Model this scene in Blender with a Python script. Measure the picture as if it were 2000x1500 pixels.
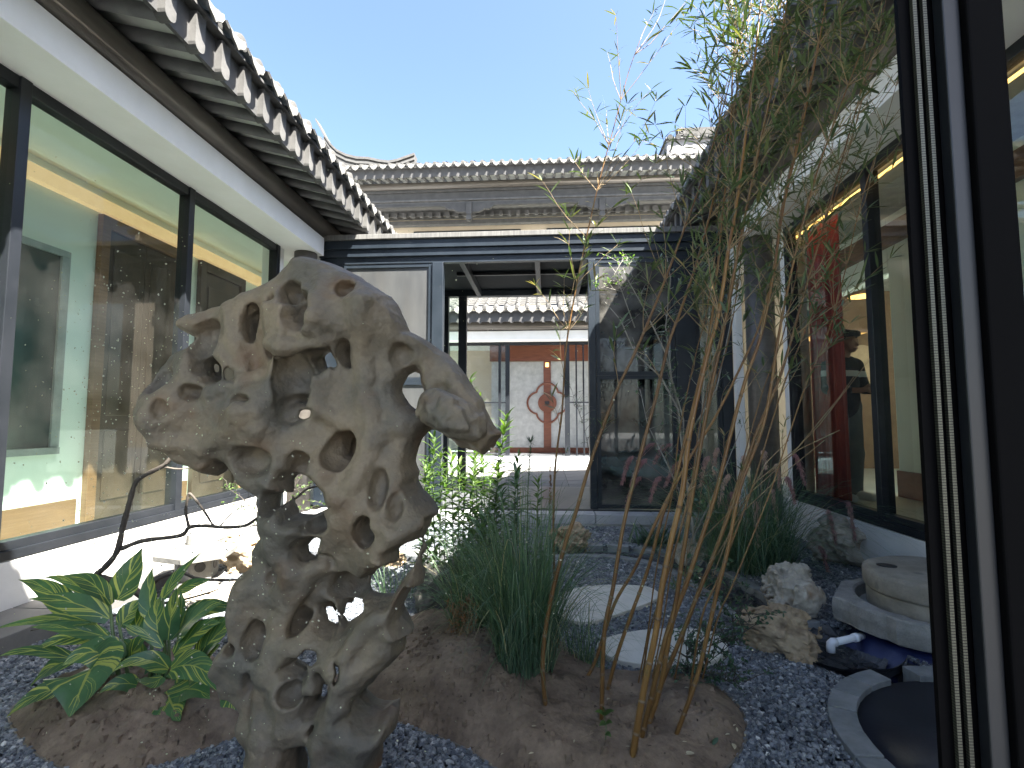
import bpy, math, random
import numpy as np
import openvdb
from mathutils import Vector, Matrix

random.seed(7)
rng = np.random.default_rng(7)
scene = bpy.context.scene
for o in list(bpy.data.objects):
    bpy.data.objects.remove(o)
COL = scene.collection
PI = math.pi

# ------------------------------------------------------------------ camera, sky, sun, exposure
F, CX, CY = 985.0, 1000.0, 750.0            # focal length and centre in the photograph's 2000 x 1500 pixels
PITCH, YAW = math.atan(72 / F), math.atan(67 / F)
CAM = Vector((0.0, 0.0, 1.30))
cam = bpy.data.cameras.new('camera')
cam.sensor_width = 36.0
cam.lens = 36.0 * F / 2000.0
cam.clip_start = 0.02
cam.clip_end = 600
camo = bpy.data.objects.new('camera', cam)
COL.objects.link(camo)
camo.location = CAM
camo.rotation_euler = (PI / 2 + PITCH, 0, YAW)
scene.camera = camo

SUN = Vector((0.62, -0.47, 1.0)).normalized()      # towards the sun
world = bpy.data.worlds.new('World')
scene.world = world
world.use_nodes = True
wn = world.node_tree
sky = wn.nodes.new('ShaderNodeTexSky')
sky.sky_type = 'NISHITA'
sky.sun_disc = False
sky.sun_elevation = math.asin(SUN.z)
sky.sun_rotation = math.atan2(SUN.x, SUN.y)
sky.air_density = 1.0
sky.dust_density = 2.2
sky.ozone_density = 2.4
bg = wn.nodes['Background']
bg.inputs['Strength'].default_value = 0.0505
wn.links.new(sky.outputs[0], bg.inputs['Color'])
sl = bpy.data.lights.new('sun', 'SUN')
sl.energy = 5.0
sl.angle = math.radians(0.53)
sl.color = (1.0, 0.95, 0.87)
so = bpy.data.objects.new('sun', sl)
COL.objects.link(so)
so.rotation_euler = SUN.to_track_quat('Z', 'Y').to_euler()
so.location = (6, -5, 12)
scene.view_settings.view_transform = 'Standard'
scene.view_settings.look = 'None'
scene.view_settings.gamma = 1.0
scene.view_settings.use_curve_mapping = False
scene.view_settings.exposure = 3.25
scene.render.engine = 'CYCLES'
scene.cycles.use_denoising = True
scene.cycles.max_bounces = 14
scene.cycles.diffuse_bounces = 9
scene.cycles.transparent_max_bounces = 24
scene.cycles.caustics_reflective = False
scene.cycles.caustics_refractive = False
scene.cycles.sample_clamp_indirect = 6.0

# ------------------------------------------------------------------ helpers
cD = Vector((-math.sin(YAW) * math.cos(PITCH), math.cos(YAW) * math.cos(PITCH), math.sin(PITCH)))
cR = Vector((math.cos(YAW), math.sin(YAW), 0))
cU = cR.cross(cD)

def ray(u, v):
    return cD + cR * ((u - CX) / F) - cU * ((v - CY) / F)
def at(u, v, Y):                             # the point of the photograph's pixel at depth Y
    d = ray(u, v)
    return CAM + d * (Y / d.y)
def on(u, v, z=0.0):                         # the same on the ground (or a level z)
    d = ray(u, v)
    return CAM + d * ((z - CAM.z) / d.z)

def vnoise(P, freq, seed):
    """value noise in [-1,1] at points P (..., 3)"""
    r = np.random.default_rng(seed)
    lat = r.uniform(-1, 1, (32, 32, 32)).astype(np.float32)
    q = np.asarray(P, dtype=np.float32) * freq
    i = np.floor(q).astype(np.int32)
    f = q - i
    f = f * f * (3 - 2 * f)
    i0 = i & 31
    i1 = (i + 1) & 31
    a, b, c = f[..., 0], f[..., 1], f[..., 2]
    def L(x, y, z):
        return lat[x, y, z]
    x00 = L(i0[..., 0], i0[..., 1], i0[..., 2]) * (1 - a) + L(i1[..., 0], i0[..., 1], i0[..., 2]) * a
    x10 = L(i0[..., 0], i1[..., 1], i0[..., 2]) * (1 - a) + L(i1[..., 0], i1[..., 1], i0[..., 2]) * a
    x01 = L(i0[..., 0], i0[..., 1], i1[..., 2]) * (1 - a) + L(i1[..., 0], i0[..., 1], i1[..., 2]) * a
    x11 = L(i0[..., 0], i1[..., 1], i1[..., 2]) * (1 - a) + L(i1[..., 0], i1[..., 1], i1[..., 2]) * a
    return (x00 * (1 - b) + x10 * b) * (1 - c) + (x01 * (1 - b) + x11 * b) * c

class MB:
    """collects shapes and links them as ONE mesh object"""
    def __init__(s):
        s.v, s.f, s.uv, s.at, s.mi, s.cur = [], [], [], [], [], 0
    def add(s, verts, faces, uv=None, attr=0.5):
        b = len(s.v)
        s.v += [tuple(p) for p in verts]
        for f in faces:
            s.f.append(tuple(b + k for k in f))
            s.mi.append(s.cur)
        s.uv += (uv if uv is not None else [(0.0, 0.0)] * len(verts))
        s.at += [attr] * len(verts)
        return s
    def box(s, x0, x1, y0, y1, z0, z1):
        v = [(x0, y0, z0), (x1, y0, z0), (x1, y1, z0), (x0, y1, z0), (x0, y0, z1), (x1, y0, z1), (x1, y1, z1), (x0, y1, z1)]
        return s.add(v, [(0, 3, 2, 1), (4, 5, 6, 7), (0, 1, 5, 4), (1, 2, 6, 5), (2, 3, 7, 6), (3, 0, 4, 7)])
    def prism(s, prof, axis, a0, a1):
        """extrude a 2D outline along an axis; outline coordinates are the two other axes in order"""
        n = len(prof)
        def mk(p, a):
            return (a, p[0], p[1]) if axis == 'x' else ((p[0], a, p[1]) if axis == 'y' else (p[0], p[1], a))
        v = [mk(p, a0) for p in prof] + [mk(p, a1) for p in prof]
        f = [(i, (i + 1) % n, n + (i + 1) % n, n + i) for i in range(n)]
        f += [tuple(range(n - 1, -1, -1)), tuple(range(n, 2 * n))]
        return s.add(v, f)
    def tube(s, pts, rad, n=8, attr=0.5, cap=True):
        pts = [Vector(p) for p in pts]
        if not hasattr(rad, '__len__'):
            rad = [rad] * len(pts)
        vs, fs = [], []
        t0 = (pts[1] - pts[0]).normalized()
        ref = Vector((0, 0, 1)) if abs(t0.z) < 0.9 else Vector((1, 0, 0))
        nrm = t0.cross(ref).normalized()
        for i, p in enumerate(pts):
            t = (pts[min(i + 1, len(pts) - 1)] - pts[max(i - 1, 0)])
            t = t.normalized() if t.length > 1e-9 else t0
            nrm = (nrm - t * nrm.dot(t))
            nrm = nrm.normalized() if nrm.length > 1e-6 else t.orthogonal().normalized()
            bi = t.cross(nrm)
            for k in range(n):
                a = 2 * PI * k / n
                vs.append(p + (nrm * math.cos(a) + bi * math.sin(a)) * rad[i])
        for i in range(len(pts) - 1):
            for k in range(n):
                k2 = (k + 1) % n
                fs.append((i * n + k, i * n + k2, (i + 1) * n + k2, (i + 1) * n + k))
        if cap:
            fs.append(tuple(range(n - 1, -1, -1)))
            m = (len(pts) - 1) * n
            fs.append(tuple(range(m, m + n)))
        return s.add(vs, fs, attr=attr)
    def lathe(s, prof, n=32, c=(0, 0), jit=None):
        vs, fs = [], []
        for (r, z) in prof:
            for k in range(n):
                a = 2 * PI * k / n
                j = jit(a, r, z) if jit else 0
                vs.append((c[0] + (r + j) * math.cos(a), c[1] + (r + j) * math.sin(a), z))
        for i in range(len(prof) - 1):
            for k in range(n):
                k2 = (k + 1) % n
                fs.append((i * n + k, i * n + k2, (i + 1) * n + k2, (i + 1) * n + k))
        fs.append(tuple(range(n - 1, -1, -1)))
        fs.append(tuple(range((len(prof) - 1) * n, len(prof) * n)))
        return s.add(vs, fs)
    def leaf(s, base, d, up, L, W, droop=0.3, seg=5, fold=0.15, attr=0.5, wave=0.0, shape=1.0):
        """a leaf blade: base point, direction, up vector; it bends down with droop; uv u runs along, v across"""
        d = Vector(d).normalized()
        up = Vector(up)
        side = d.cross(up)
        side = side.normalized() if side.length > 1e-5 else d.orthogonal().normalized()
        p = Vector(base)
        vs, uv, fs = [], [], []
        ph = random.random() * 6
        for i in range(seg + 1):
            t = i / seg
            w = W * 0.5 * (math.sin(PI * min(1, t * 0.93 + 0.07)) ** 0.8) * (1 - t * 0.25) * shape if i < seg else 0.0005
            nn = side.cross(d).normalized()
            wv = wave * math.sin(ph + t * 9) * W
            vs += [p - side * w + nn * (fold * w + wv), p, p + side * w + nn * (fold * w - wv)]
            uv += [(t, 0.0), (t, 0.5), (t, 1.0)]
            if i < seg:
                p = p + d * (L / seg)
                d = (d - Vector((0, 0, 1)) * (droop / seg) * (0.5 + t)).normalized()
                side = d.cross(nn).normalized()
        for i in range(seg):
            a = 3 * i
            fs += [(a, a + 1, a + 4, a + 3), (a + 1, a + 2, a + 5, a + 4)]
        return s.add(vs, fs, uv, attr)
    def build(s, name, m, parent=None, smooth=False, loc=None, bevel=0.0, kind=None):
        me = bpy.data.meshes.new(name)
        me.from_pydata(s.v, [], s.f)
        ul = me.uv_layers.new(name='UVMap')
        li = np.empty(len(me.loops), dtype=np.int32)
        me.loops.foreach_get('vertex_index', li)
        ul.data.foreach_set('uv', np.asarray(s.uv, dtype=np.float32)[li].ravel())
        a = me.attributes.new('var', 'FLOAT', 'POINT')
        a.data.foreach_set('value', np.asarray(s.at, dtype=np.float32))
        mats = m if isinstance(m, (list, tuple)) else [m]
        for mm in mats:
            me.materials.append(mm)
        if len(mats) > 1:
            me.polygons.foreach_set('material_index', np.asarray(s.mi, dtype=np.int32))
        if smooth:
            me.polygons.foreach_set('use_smooth', np.ones(len(me.polygons), dtype=bool))
        me.update()
        o = bpy.data.objects.new(name, me)
        COL.objects.link(o)
        if parent is not None:
            o.parent = parent
        if loc is not None:
            o.location = loc
        if bevel:
            b = o.modifiers.new('bevel', 'BEVEL')
            b.width = bevel
            b.segments = 2
            b.limit_method = 'ANGLE'
        if kind:
            o['kind'] = kind
        return o

def mesh_np(name, V, faces, m, attr=None, parent=None, smooth=True, kind=None):
    me = bpy.data.meshes.new(name)
    V = np.asarray(V, dtype=np.float32)
    faces = np.asarray(faces, dtype=np.int32)
    k = faces.shape[1]
    me.vertices.add(len(V))
    me.vertices.foreach_set('co', V.ravel())
    me.loops.add(faces.size)
    me.loops.foreach_set('vertex_index', faces.ravel())
    me.polygons.add(len(faces))
    me.polygons.foreach_set('loop_start', np.arange(0, faces.size, k, dtype=np.int32))
    me.update(calc_edges=True)
    if attr is not None:
        a = me.attributes.new('var', 'FLOAT', 'POINT')
        a.data.foreach_set('value', np.asarray(attr, dtype=np.float32))
    me.polygons.foreach_set('use_smooth', np.full(len(faces), smooth, dtype=bool))
    me.materials.append(m)
    o = bpy.data.objects.new(name, me)
    COL.objects.link(o)
    if parent is not None:
        o.parent = parent
    if kind:
        o['kind'] = kind
    return o

def field_mesh(name, g, org, h, m, parent=None, smooth=True):
    """surface of a scalar field (positive inside) on a grid with origin org and step h"""
    grid = openvdb.FloatGrid(background=1.0)
    grid.copyFromArray(np.ascontiguousarray(-g.astype(np.float32)))
    pts, quads = grid.convertToQuads(isovalue=0.0)
    pts = np.asarray(pts) * h + np.asarray(org)
    quads = np.asarray(quads, dtype=np.int32)
    p = pts[quads]
    n = np.cross(p[:, 2] - p[:, 0], p[:, 3] - p[:, 1])
    vol = (n * p.mean(axis=1)).sum()
    if vol < 0:
        quads = quads[:, ::-1]
    return mesh_np(name, pts, quads, m, None, parent, smooth)

def empty(name, loc=(0, 0, 0), rz=0.0):
    o = bpy.data.objects.new(name, None)
    COL.objects.link(o)
    o.location = loc
    o.rotation_euler = (0, 0, rz)
    o.empty_display_size = 0.1
    return o
def tag(o, label=None, cat=None, group=None, kind=None):
    if label: o['label'] = label
    if cat: o['category'] = cat
    if group: o['group'] = group
    if kind: o['kind'] = kind
    return o
def thing(name, label, cat, loc=(0, 0, 0), rz=0.0, group=None):
    return tag(empty(name, loc, rz), label, cat, group)
def dup(o, loc, parent=None, rot=None):
    c = o.copy()
    COL.objects.link(c)
    c.parent = parent if parent is not None else o.parent
    c.location = loc
    if rot is not None:
        c.rotation_euler = rot
    return c
def copy_tree(o, parent=None):
    c = o.copy()
    COL.objects.link(c)
    c.parent = parent
    for ch in [x for x in bpy.data.objects if x.parent == o]:
        copy_tree(ch, c)
    return c

# ------------------------------------------------------------------ materials
def mat(name, c1, c2=None, rough=0.6, scale=6.0, bump=0.0, bscale=60.0, metal=0.0, spec=0.5, rnd=0.0, stretch=(1, 1, 1), detail=6.0,
        attr=None, transl=0.0, spots=None, emis=None, lo=0.35, hi=0.65, coord='Object', fine=0.0, coat=0.0):
    m = bpy.data.materials.new(name)
    m.use_nodes = True
    nt = m.node_tree
    N, Lk = nt.nodes, nt.links
    b = N['Principled BSDF']
    b.inputs['Roughness'].default_value = rough
    b.inputs['Metallic'].default_value = metal
    b.inputs['Specular IOR Level'].default_value = spec
    b.inputs['Coat Weight'].default_value = coat
    tc = N.new('ShaderNodeTexCoord')
    mp = N.new('ShaderNodeMapping')
    mp.inputs['Scale'].default_value = stretch
    Lk.new(tc.outputs[coord], mp.inputs['Vector'])
    nz = N.new('ShaderNodeTexNoise')
    nz.inputs['Scale'].default_value = scale
    nz.inputs['Detail'].default_value = detail
    nz.inputs['Roughness'].default_value = 0.6
    Lk.new(mp.outputs[0], nz.inputs['Vector'])
    cr = N.new('ShaderNodeValToRGB')
    cr.color_ramp.elements[0].position = lo
    cr.color_ramp.elements[1].position = hi
    c2 = c2 if c2 else tuple(min(1, x * 1.35) for x in c1)
    cr.color_ramp.elements[0].color = (*c1, 1)
    cr.color_ramp.elements[1].color = (*c2, 1)
    Lk.new(nz.outputs['Fac'], cr.inputs['Fac'])
    out = cr.outputs['Color']
    def mul(colsock, fac, a, bb):
        mr = N.new('ShaderNodeMapRange')
        mr.inputs['To Min'].default_value = a
        mr.inputs['To Max'].default_value = bb
        Lk.new(fac, mr.inputs['Value'])
        mx = N.new('ShaderNodeMix')
        mx.data_type = 'RGBA'
        mx.blend_type = 'MULTIPLY'
        mx.inputs[0].default_value = 1.0
        Lk.new(colsock, mx.inputs[6])
        Lk.new(mr.outputs[0], mx.inputs[7])
        return mx.outputs[2]
    if fine:
        n3 = N.new('ShaderNodeTexNoise')
        n3.inputs['Scale'].default_value = bscale * 1.7
        n3.inputs['Detail'].default_value = 3
        Lk.new(mp.outputs[0], n3.inputs['Vector'])
        out = mul(out, n3.outputs['Fac'], 1 - fine, 1 + fine)
    if rnd:
        oi = N.new('ShaderNodeObjectInfo')
        out = mul(out, oi.outputs['Random'], 1 - rnd, 1 + rnd)
    if attr:
        an = N.new('ShaderNodeAttribute')
        an.attribute_name = 'var'
        if isinstance(attr, (int, float)):
            out = mul(out, an.outputs['Fac'], 1 - attr, 1 + attr)
        else:
            r2 = N.new('ShaderNodeValToRGB')
            els = r2.color_ramp.elements
            while len(els) < len(attr):
                els.new(0.5)
            for e, (p, c) in zip(els, attr):
                e.position = p
                e.color = (*c, 1)
            Lk.new(an.outputs['Fac'], r2.inputs['Fac'])
            out = mul(r2.outputs['Color'], nz.outputs['Fac'], 0.75, 1.25)
    if spots:
        v = N.new('ShaderNodeTexNoise')
        v.inputs['Scale'].default_value = spots[0]
        v.inputs['Detail'].default_value = 4
        Lk.new(mp.outputs[0], v.inputs['Vector'])
        r3 = N.new('ShaderNodeValToRGB')
        r3.color_ramp.elements[0].position = spots[1]
        r3.color_ramp.elements[1].position = spots[1] + spots[2]
        Lk.new(v.outputs['Fac'], r3.inputs['Fac'])
        mx = N.new('ShaderNodeMix')
        mx.data_type = 'RGBA'
        Lk.new(r3.outputs['Color'], mx.inputs[0])
        Lk.new(out, mx.inputs[6])
        mx.inputs[7].default_value = (*spots[3], 1)
        out = mx.outputs[2]
    Lk.new(out, b.inputs['Base Color'])
    if bump:
        n2 = N.new('ShaderNodeTexNoise')
        n2.inputs['Scale'].default_value = bscale
        n2.inputs['Detail'].default_value = 5
        Lk.new(mp.outputs[0], n2.inputs['Vector'])
        bp = N.new('ShaderNodeBump')
        bp.inputs['Strength'].default_value = 1.0
        bp.inputs['Distance'].default_value = bump
        Lk.new(n2.outputs['Fac'], bp.inputs['Height'])
        Lk.new(bp.outputs[0], b.inputs['Normal'])
    if emis:
        b.inputs['Emission Color'].default_value = (*emis[:3], 1)
        b.inputs['Emission Strength'].default_value = emis[3]
    if transl:
        tr = N.new('ShaderNodeBsdfTranslucent')
        g = N.new('ShaderNodeMix')
        g.data_type = 'RGBA'
        g.blend_type = 'MULTIPLY'
        g.inputs[0].default_value = 1.0
        Lk.new(out, g.inputs[6])
        g.inputs[7].default_value = (1.0, 1.25, 0.35, 1)
        Lk.new(g.outputs[2], tr.inputs['Color'])
        ms = N.new('ShaderNodeMixShader')
        ms.inputs[0].default_value = transl
        Lk.new(b.outputs[0], ms.inputs[1])
        Lk.new(tr.outputs[0], ms.inputs[2])
        Lk.new(ms.outputs[0], N['Material Output'].inputs['Surface'])
    return m

def glass(name, tint, refl=1.0, dust=0.0, ior=1.5):
    m = bpy.data.materials.new(name)
    m.use_nodes = True
    N, Lk = m.node_tree.nodes, m.node_tree.links
    N.remove(N['Principled BSDF'])
    t = N.new('ShaderNodeBsdfTransparent')
    t.inputs[0].default_value = (*tint, 1)
    g = N.new('ShaderNodeBsdfGlossy')
    g.inputs['Roughness'].default_value = 0.0
    fr = N.new('ShaderNodeFresnel')
    fr.inputs['IOR'].default_value = ior
    mu = N.new('ShaderNodeMath')
    mu.operation = 'MULTIPLY'
    mu.inputs[1].default_value = refl
    mu.use_clamp = True
    Lk.new(fr.outputs[0], mu.inputs[0])
    ms = N.new('ShaderNodeMixShader')
    Lk.new(mu.outputs[0], ms.inputs[0])
    Lk.new(t.outputs[0], ms.inputs[1])
    Lk.new(g.outputs[0], ms.inputs[2])
    last = ms
    if dust:
        d = N.new('ShaderNodeBsdfDiffuse')
        d.inputs[0].default_value = (0.75, 0.72, 0.66, 1)
        tc = N.new('ShaderNodeTexCoord')
        nz = N.new('ShaderNodeTexNoise')
        nz.inputs['Scale'].default_value = 2.5
        nz.inputs['Detail'].default_value = 8
        Lk.new(tc.outputs['Object'], nz.inputs['Vector'])
        mr = N.new('ShaderNodeMapRange')
        mr.inputs['From Min'].default_value = 0.35
        mr.inputs['From Max'].default_value = 0.75
        mr.inputs['To Max'].default_value = dust
        Lk.new(nz.outputs['Fac'], mr.inputs['Value'])
        m2 = N.new('ShaderNodeMixShader')
        Lk.new(mr.outputs[0], m2.inputs[0])
        Lk.new(ms.outputs[0], m2.inputs[1])
        Lk.new(d.outputs[0], m2.inputs[2])
        last = m2
    Lk.new(last.outputs[0], N['Material Output'].inputs['Surface'])
    return m

def clear_glass(name):
    m = bpy.data.materials.new(name)
    m.use_nodes = True
    N, Lk = m.node_tree.nodes, m.node_tree.links
    N.remove(N['Principled BSDF'])
    t = N.new('ShaderNodeBsdfTransparent')
    t.inputs[0].default_value = (0.97, 0.975, 0.97, 1)
    Lk.new(t.outputs[0], N['Material Output'].inputs['Surface'])
    return m

def variegated(name):
    """dark green leaf with yellow streaks that leave the midrib towards the edge"""
    m = mat(name, (0.040, 0.100, 0.045), (0.070, 0.155, 0.062), rough=0.28, scale=9, spec=0.5, transl=0.33, attr=0.35)
    N, Lk = m.node_tree.nodes, m.node_tree.links
    b = N['Principled BSDF']
    src = b.inputs['Base Color'].links[0].from_socket
    tc = N.new('ShaderNodeTexCoord')
    sp = N.new('ShaderNodeSeparateXYZ')
    Lk.new(tc.outputs['UV'], sp.inputs[0])
    def math_(op, a, bb=None):
        n = N.new('ShaderNodeMath')
        n.operation = op
        for i, q in enumerate((a, bb)):
            if q is None: continue
            if isinstance(q, (int, float)): n.inputs[i].default_value = q
            else: Lk.new(q, n.inputs[i])
        return n.outputs[0]
    cen = math_('SUBTRACT', sp.outputs['Y'], 0.5)
    ab = math_('ABSOLUTE', cen)
    q = math_('SUBTRACT', math_('MULTIPLY', sp.outputs['X'], 9.0), math_('MULTIPLY', ab, 6.5))
    sg = math_('MULTIPLY', math_('SIGN', cen), 3.7)
    cb = N.new('ShaderNodeCombineXYZ')
    Lk.new(q, cb.inputs[0])
    Lk.new(sg, cb.inputs[1])
    oi = N.new('ShaderNodeObjectInfo')
    Lk.new(math_('MULTIPLY', oi.outputs['Random'], 50.0), cb.inputs[2])
    nz = N.new('ShaderNodeTexNoise')
    nz.inputs['Scale'].default_value = 1.5
    nz.inputs['Detail'].default_value = 3
    nz.inputs['Roughness'].default_value = 0.65
    Lk.new(cb.outputs[0], nz.inputs['Vector'])
    cr = N.new('ShaderNodeValToRGB')
    cr.color_ramp.elements[0].position = 0.55
    cr.color_ramp.elements[1].position = 0.60
    Lk.new(nz.outputs['Fac'], cr.inputs['Fac'])
    mid = math_('LESS_THAN', ab, 0.022)
    fac = math_('MAXIMUM', cr.outputs['Color'], math_('MULTIPLY', mid, 0.7))
    mx = N.new('ShaderNodeMix')
    mx.data_type = 'RGBA'
    Lk.new(fac, mx.inputs[0])
    Lk.new(src, mx.inputs[6])
    mx.inputs[7].default_value = (0.40, 0.42, 0.10, 1)
    Lk.new(mx.outputs[2], b.inputs['Base Color'])
    for n in N:
        if n.type == 'BSDF_TRANSLUCENT':
            g = n.inputs['Color'].links[0].from_node
            Lk.new(mx.outputs[2], g.inputs[6])
    return m

m_white = mat('white_plaster', (0.74, 0.74, 0.72), (0.80, 0.80, 0.79), rough=0.75, scale=2.5, bump=0.0006, bscale=120, fine=0.03)
m_plinth = mat('plinth_paint', (0.58, 0.57, 0.55), (0.66, 0.65, 0.63), rough=0.8, scale=3, bump=0.001, bscale=60, spots=(5, 0.62, 0.2, (0.5, 0.48, 0.44)))
m_tile = mat('grey_roof_tile', (0.042, 0.041, 0.039), (0.075, 0.073, 0.070), rough=0.85, scale=9, bump=0.002, bscale=70, rnd=0.14, spots=(16, 0.60, 0.12, (0.125, 0.122, 0.115)))
m_rafter = mat('grey_rafter', (0.075, 0.075, 0.077), (0.11, 0.11, 0.11), rough=0.7, scale=7, bump=0.0008, bscale=90, rnd=0.10)
m_tongue = mat('pale_rafter_end', (0.062, 0.061, 0.059), (0.092, 0.090, 0.087), rough=0.75, scale=10, bump=0.0008, bscale=90, rnd=0.10)
m_drip = mat('pale_drip_tile', (0.10, 0.098, 0.093), (0.15, 0.147, 0.14), rough=0.85, scale=9, bump=0.002, bscale=70, rnd=0.12)
m_fascia = mat('grey_fascia', (0.046, 0.0455, 0.046), (0.070, 0.069, 0.068), rough=0.7, scale=5, bump=0.0008, bscale=80)
m_soffit = mat('soffit_board', (0.30, 0.31, 0.29), (0.36, 0.37, 0.34), rough=0.8, scale=6)
m_purlin = mat('brown_purlin', (0.070, 0.062, 0.055), (0.105, 0.095, 0.083), rough=0.42, scale=4, stretch=(0.6, 4, 4), bump=0.0006, bscale=40)
m_frame = mat('dark_window_frame', (0.010, 0.012, 0.015), (0.015, 0.017, 0.021), rough=0.35, scale=5, spec=0.3, fine=0.05)
m_steel = mat('blue_black_steel', (0.010, 0.015, 0.021), (0.017, 0.023, 0.031), rough=0.40, scale=3, bump=0.0005, bscale=50, spec=0.3, spots=(9, 0.66, 0.1, (0.03, 0.034, 0.038)))
m_coping = mat('weathered_coping', (0.075, 0.074, 0.071), (0.14, 0.137, 0.13), rough=0.85, scale=5, stretch=(12, 1, 1), bump=0.002, bscale=50)
m_screen = mat('dusty_grey_panel', (0.040, 0.042, 0.044), (0.062, 0.064, 0.064), rough=0.3, scale=1.6, stretch=(2.5, 1, 0.6), bump=0.0004, bscale=40, spec=0.5, spots=(1.5, 0.52, 0.3, (0.062, 0.061, 0.058)))
m_glass_l = glass('green_window_glass', (0.84, 0.96, 0.89), refl=0.55, dust=0.02)
m_glass_r = glass('dim_window_glass', (0.80, 0.90, 0.84), refl=1.7, dust=0.02)
m_glass_p = glass('dusty_panel_glass', (0.060, 0.080, 0.095), refl=1.0, dust=0.18)
m_glass_d = glass('dark_door_glass', (0.55, 0.62, 0.66), refl=1.2, dust=0.10)
m_clear = clear_glass('clear_pane')
m_mint = mat('pale_interior_wall', (0.72, 0.78, 0.73), (0.76, 0.82, 0.77), rough=0.85, scale=2)
m_wood = mat('orange_wood', (0.15, 0.075, 0.038), (0.21, 0.11, 0.058), rough=0.5, scale=3, stretch=(1, 1, 14))
m_door = mat('dark_brown_door', (0.050, 0.030, 0.020), (0.085, 0.053, 0.036), rough=0.5, scale=4, stretch=(1, 9, 0.7), bump=0.0008)
m_floor = mat('grey_interior_floor', (0.55, 0.59, 0.55), (0.64, 0.67, 0.63), rough=0.35, scale=3)
m_cove = mat('warm_led_strip', (0.8, 0.5, 0.2), rough=0.6, emis=(1.0, 0.52, 0.14, 0.5))
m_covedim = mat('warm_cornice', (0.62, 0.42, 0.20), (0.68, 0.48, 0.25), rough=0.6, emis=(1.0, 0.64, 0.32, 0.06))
m_redwood = mat('red_brown_wood', (0.16, 0.052, 0.028), (0.22, 0.075, 0.04), rough=0.5, scale=4, stretch=(1, 1, 6))
m_redcloth = mat('red_reflection_cloth', (0.30, 0.035, 0.025), (0.42, 0.06, 0.04), rough=0.7, scale=5, stretch=(6, 6, 1))
m_cream = mat('cream_wall', (0.50, 0.42, 0.31), (0.56, 0.48, 0.37), rough=0.85, scale=1.5)
m_dark = mat('dark_void', (0.012, 0.012, 0.014), (0.02, 0.02, 0.022), rough=0.6)
m_pave = mat('pale_paving', (0.115, 0.112, 0.105), (0.16, 0.156, 0.147), rough=0.8, scale=4, bump=0.001, bscale=70, rnd=0.06)
m_concrete = mat('grey_concrete', (0.34, 0.34, 0.33), (0.46, 0.455, 0.44), rough=0.85, scale=3, bump=0.0015, bscale=60, spots=(2.2, 0.6, 0.2, (0.25, 0.25, 0.25)))
m_darkfloor = mat('dark_corridor_floor', (0.075, 0.08, 0.088), (0.11, 0.115, 0.12), rough=0.3, scale=3)
m_step = mat('step_stone', (0.30, 0.31, 0.33), (0.40, 0.41, 0.42), rough=0.7, scale=4, bump=0.001, bscale=80)
m_soil = mat('brown_soil', (0.110, 0.080, 0.056), (0.230, 0.172, 0.122), rough=0.95, scale=6, bump=0.016, bscale=30, fine=0.28, spots=(34, 0.66, 0.06, (0.05, 0.033, 0.022)))
m_gravelbase = mat('gravel_bed', (0.035, 0.038, 0.045), (0.07, 0.074, 0.082), rough=0.9, scale=40, bump=0.008, bscale=90)
m_gravel = mat('slate_gravel', (0.1, 0.1, 0.1), rough=0.42, scale=30, spec=0.5,
               attr=[(0.0, (0.060, 0.070, 0.086)), (0.55, (0.135, 0.148, 0.165)), (0.90, (0.225, 0.240, 0.26)), (0.985, (0.37, 0.38, 0.385)), (1.0, (0.6, 0.59, 0.57))])
m_rock = mat('garden_rock', (0.108, 0.096, 0.076), (0.205, 0.160, 0.108), rough=0.66, scale=3.8, bump=0.008, bscale=38, fine=0.2, lo=0.38, hi=0.62, spots=(5.5, 0.56, 0.22, (0.135, 0.078, 0.043)))
m_yrock = mat('yellow_garden_rock', (0.20, 0.14, 0.08), (0.42, 0.33, 0.22), rough=0.8, scale=3, bump=0.012, bscale=26, fine=0.2, spots=(5, 0.56, 0.12, (0.11, 0.07, 0.04)))
m_slate = mat('dark_slate_bed', (0.012, 0.014, 0.017), (0.045, 0.049, 0.056), rough=0.45, scale=7, stretch=(1, 1, 1), bump=0.012, bscale=18)
m_brick = mat('grey_kerb_brick', (0.15, 0.16, 0.165), (0.25, 0.26, 0.265), rough=0.8, scale=9, bump=0.002, bscale=60, rnd=0.18)
m_liner = mat('pond_liner', (0.018, 0.02, 0.03), (0.028, 0.03, 0.042), rough=0.4, scale=5, bump=0.003, bscale=12)
m_blue = mat('blue_liner', (0.012, 0.018, 0.07), (0.02, 0.028, 0.10), rough=0.45, scale=5, bump=0.006, bscale=14)
m_mill = mat('mill_stone', (0.20, 0.175, 0.14), (0.30, 0.27, 0.225), rough=0.85, scale=7, bump=0.004, bscale=70, fine=0.15, spots=(8, 0.62, 0.1, (0.17, 0.155, 0.13)))
m_trough = mat('trough_granite', (0.18, 0.175, 0.163), (0.28, 0.272, 0.255), rough=0.88, scale=9, bump=0.005, bscale=80, fine=0.25)
m_lantern = mat('lantern_granite', (0.15, 0.147, 0.138), (0.22, 0.215, 0.20), rough=0.85, scale=20, bump=0.0015, bscale=120, fine=0.18)
m_slab = mat('stepping_stone', (0.52, 0.50, 0.44), (0.62, 0.60, 0.54), rough=0.8, scale=5, bump=0.001, bscale=100, fine=0.07)
m_edge = mat('steel_edging', (0.17, 0.145, 0.11), (0.24, 0.21, 0.165), rough=0.5, metal=0.4, scale=12)
m_pvc = mat('white_pvc', (0.72, 0.74, 0.78), (0.76, 0.78, 0.82), rough=0.35)
m_culm = mat('bamboo_culm', (0.125, 0.056, 0.014), (0.21, 0.115, 0.034), rough=0.42, scale=3, stretch=(2, 2, 1), rnd=0.20, attr=0.25, spots=(9, 0.60, 0.15, (0.12, 0.10, 0.03)))
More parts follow.
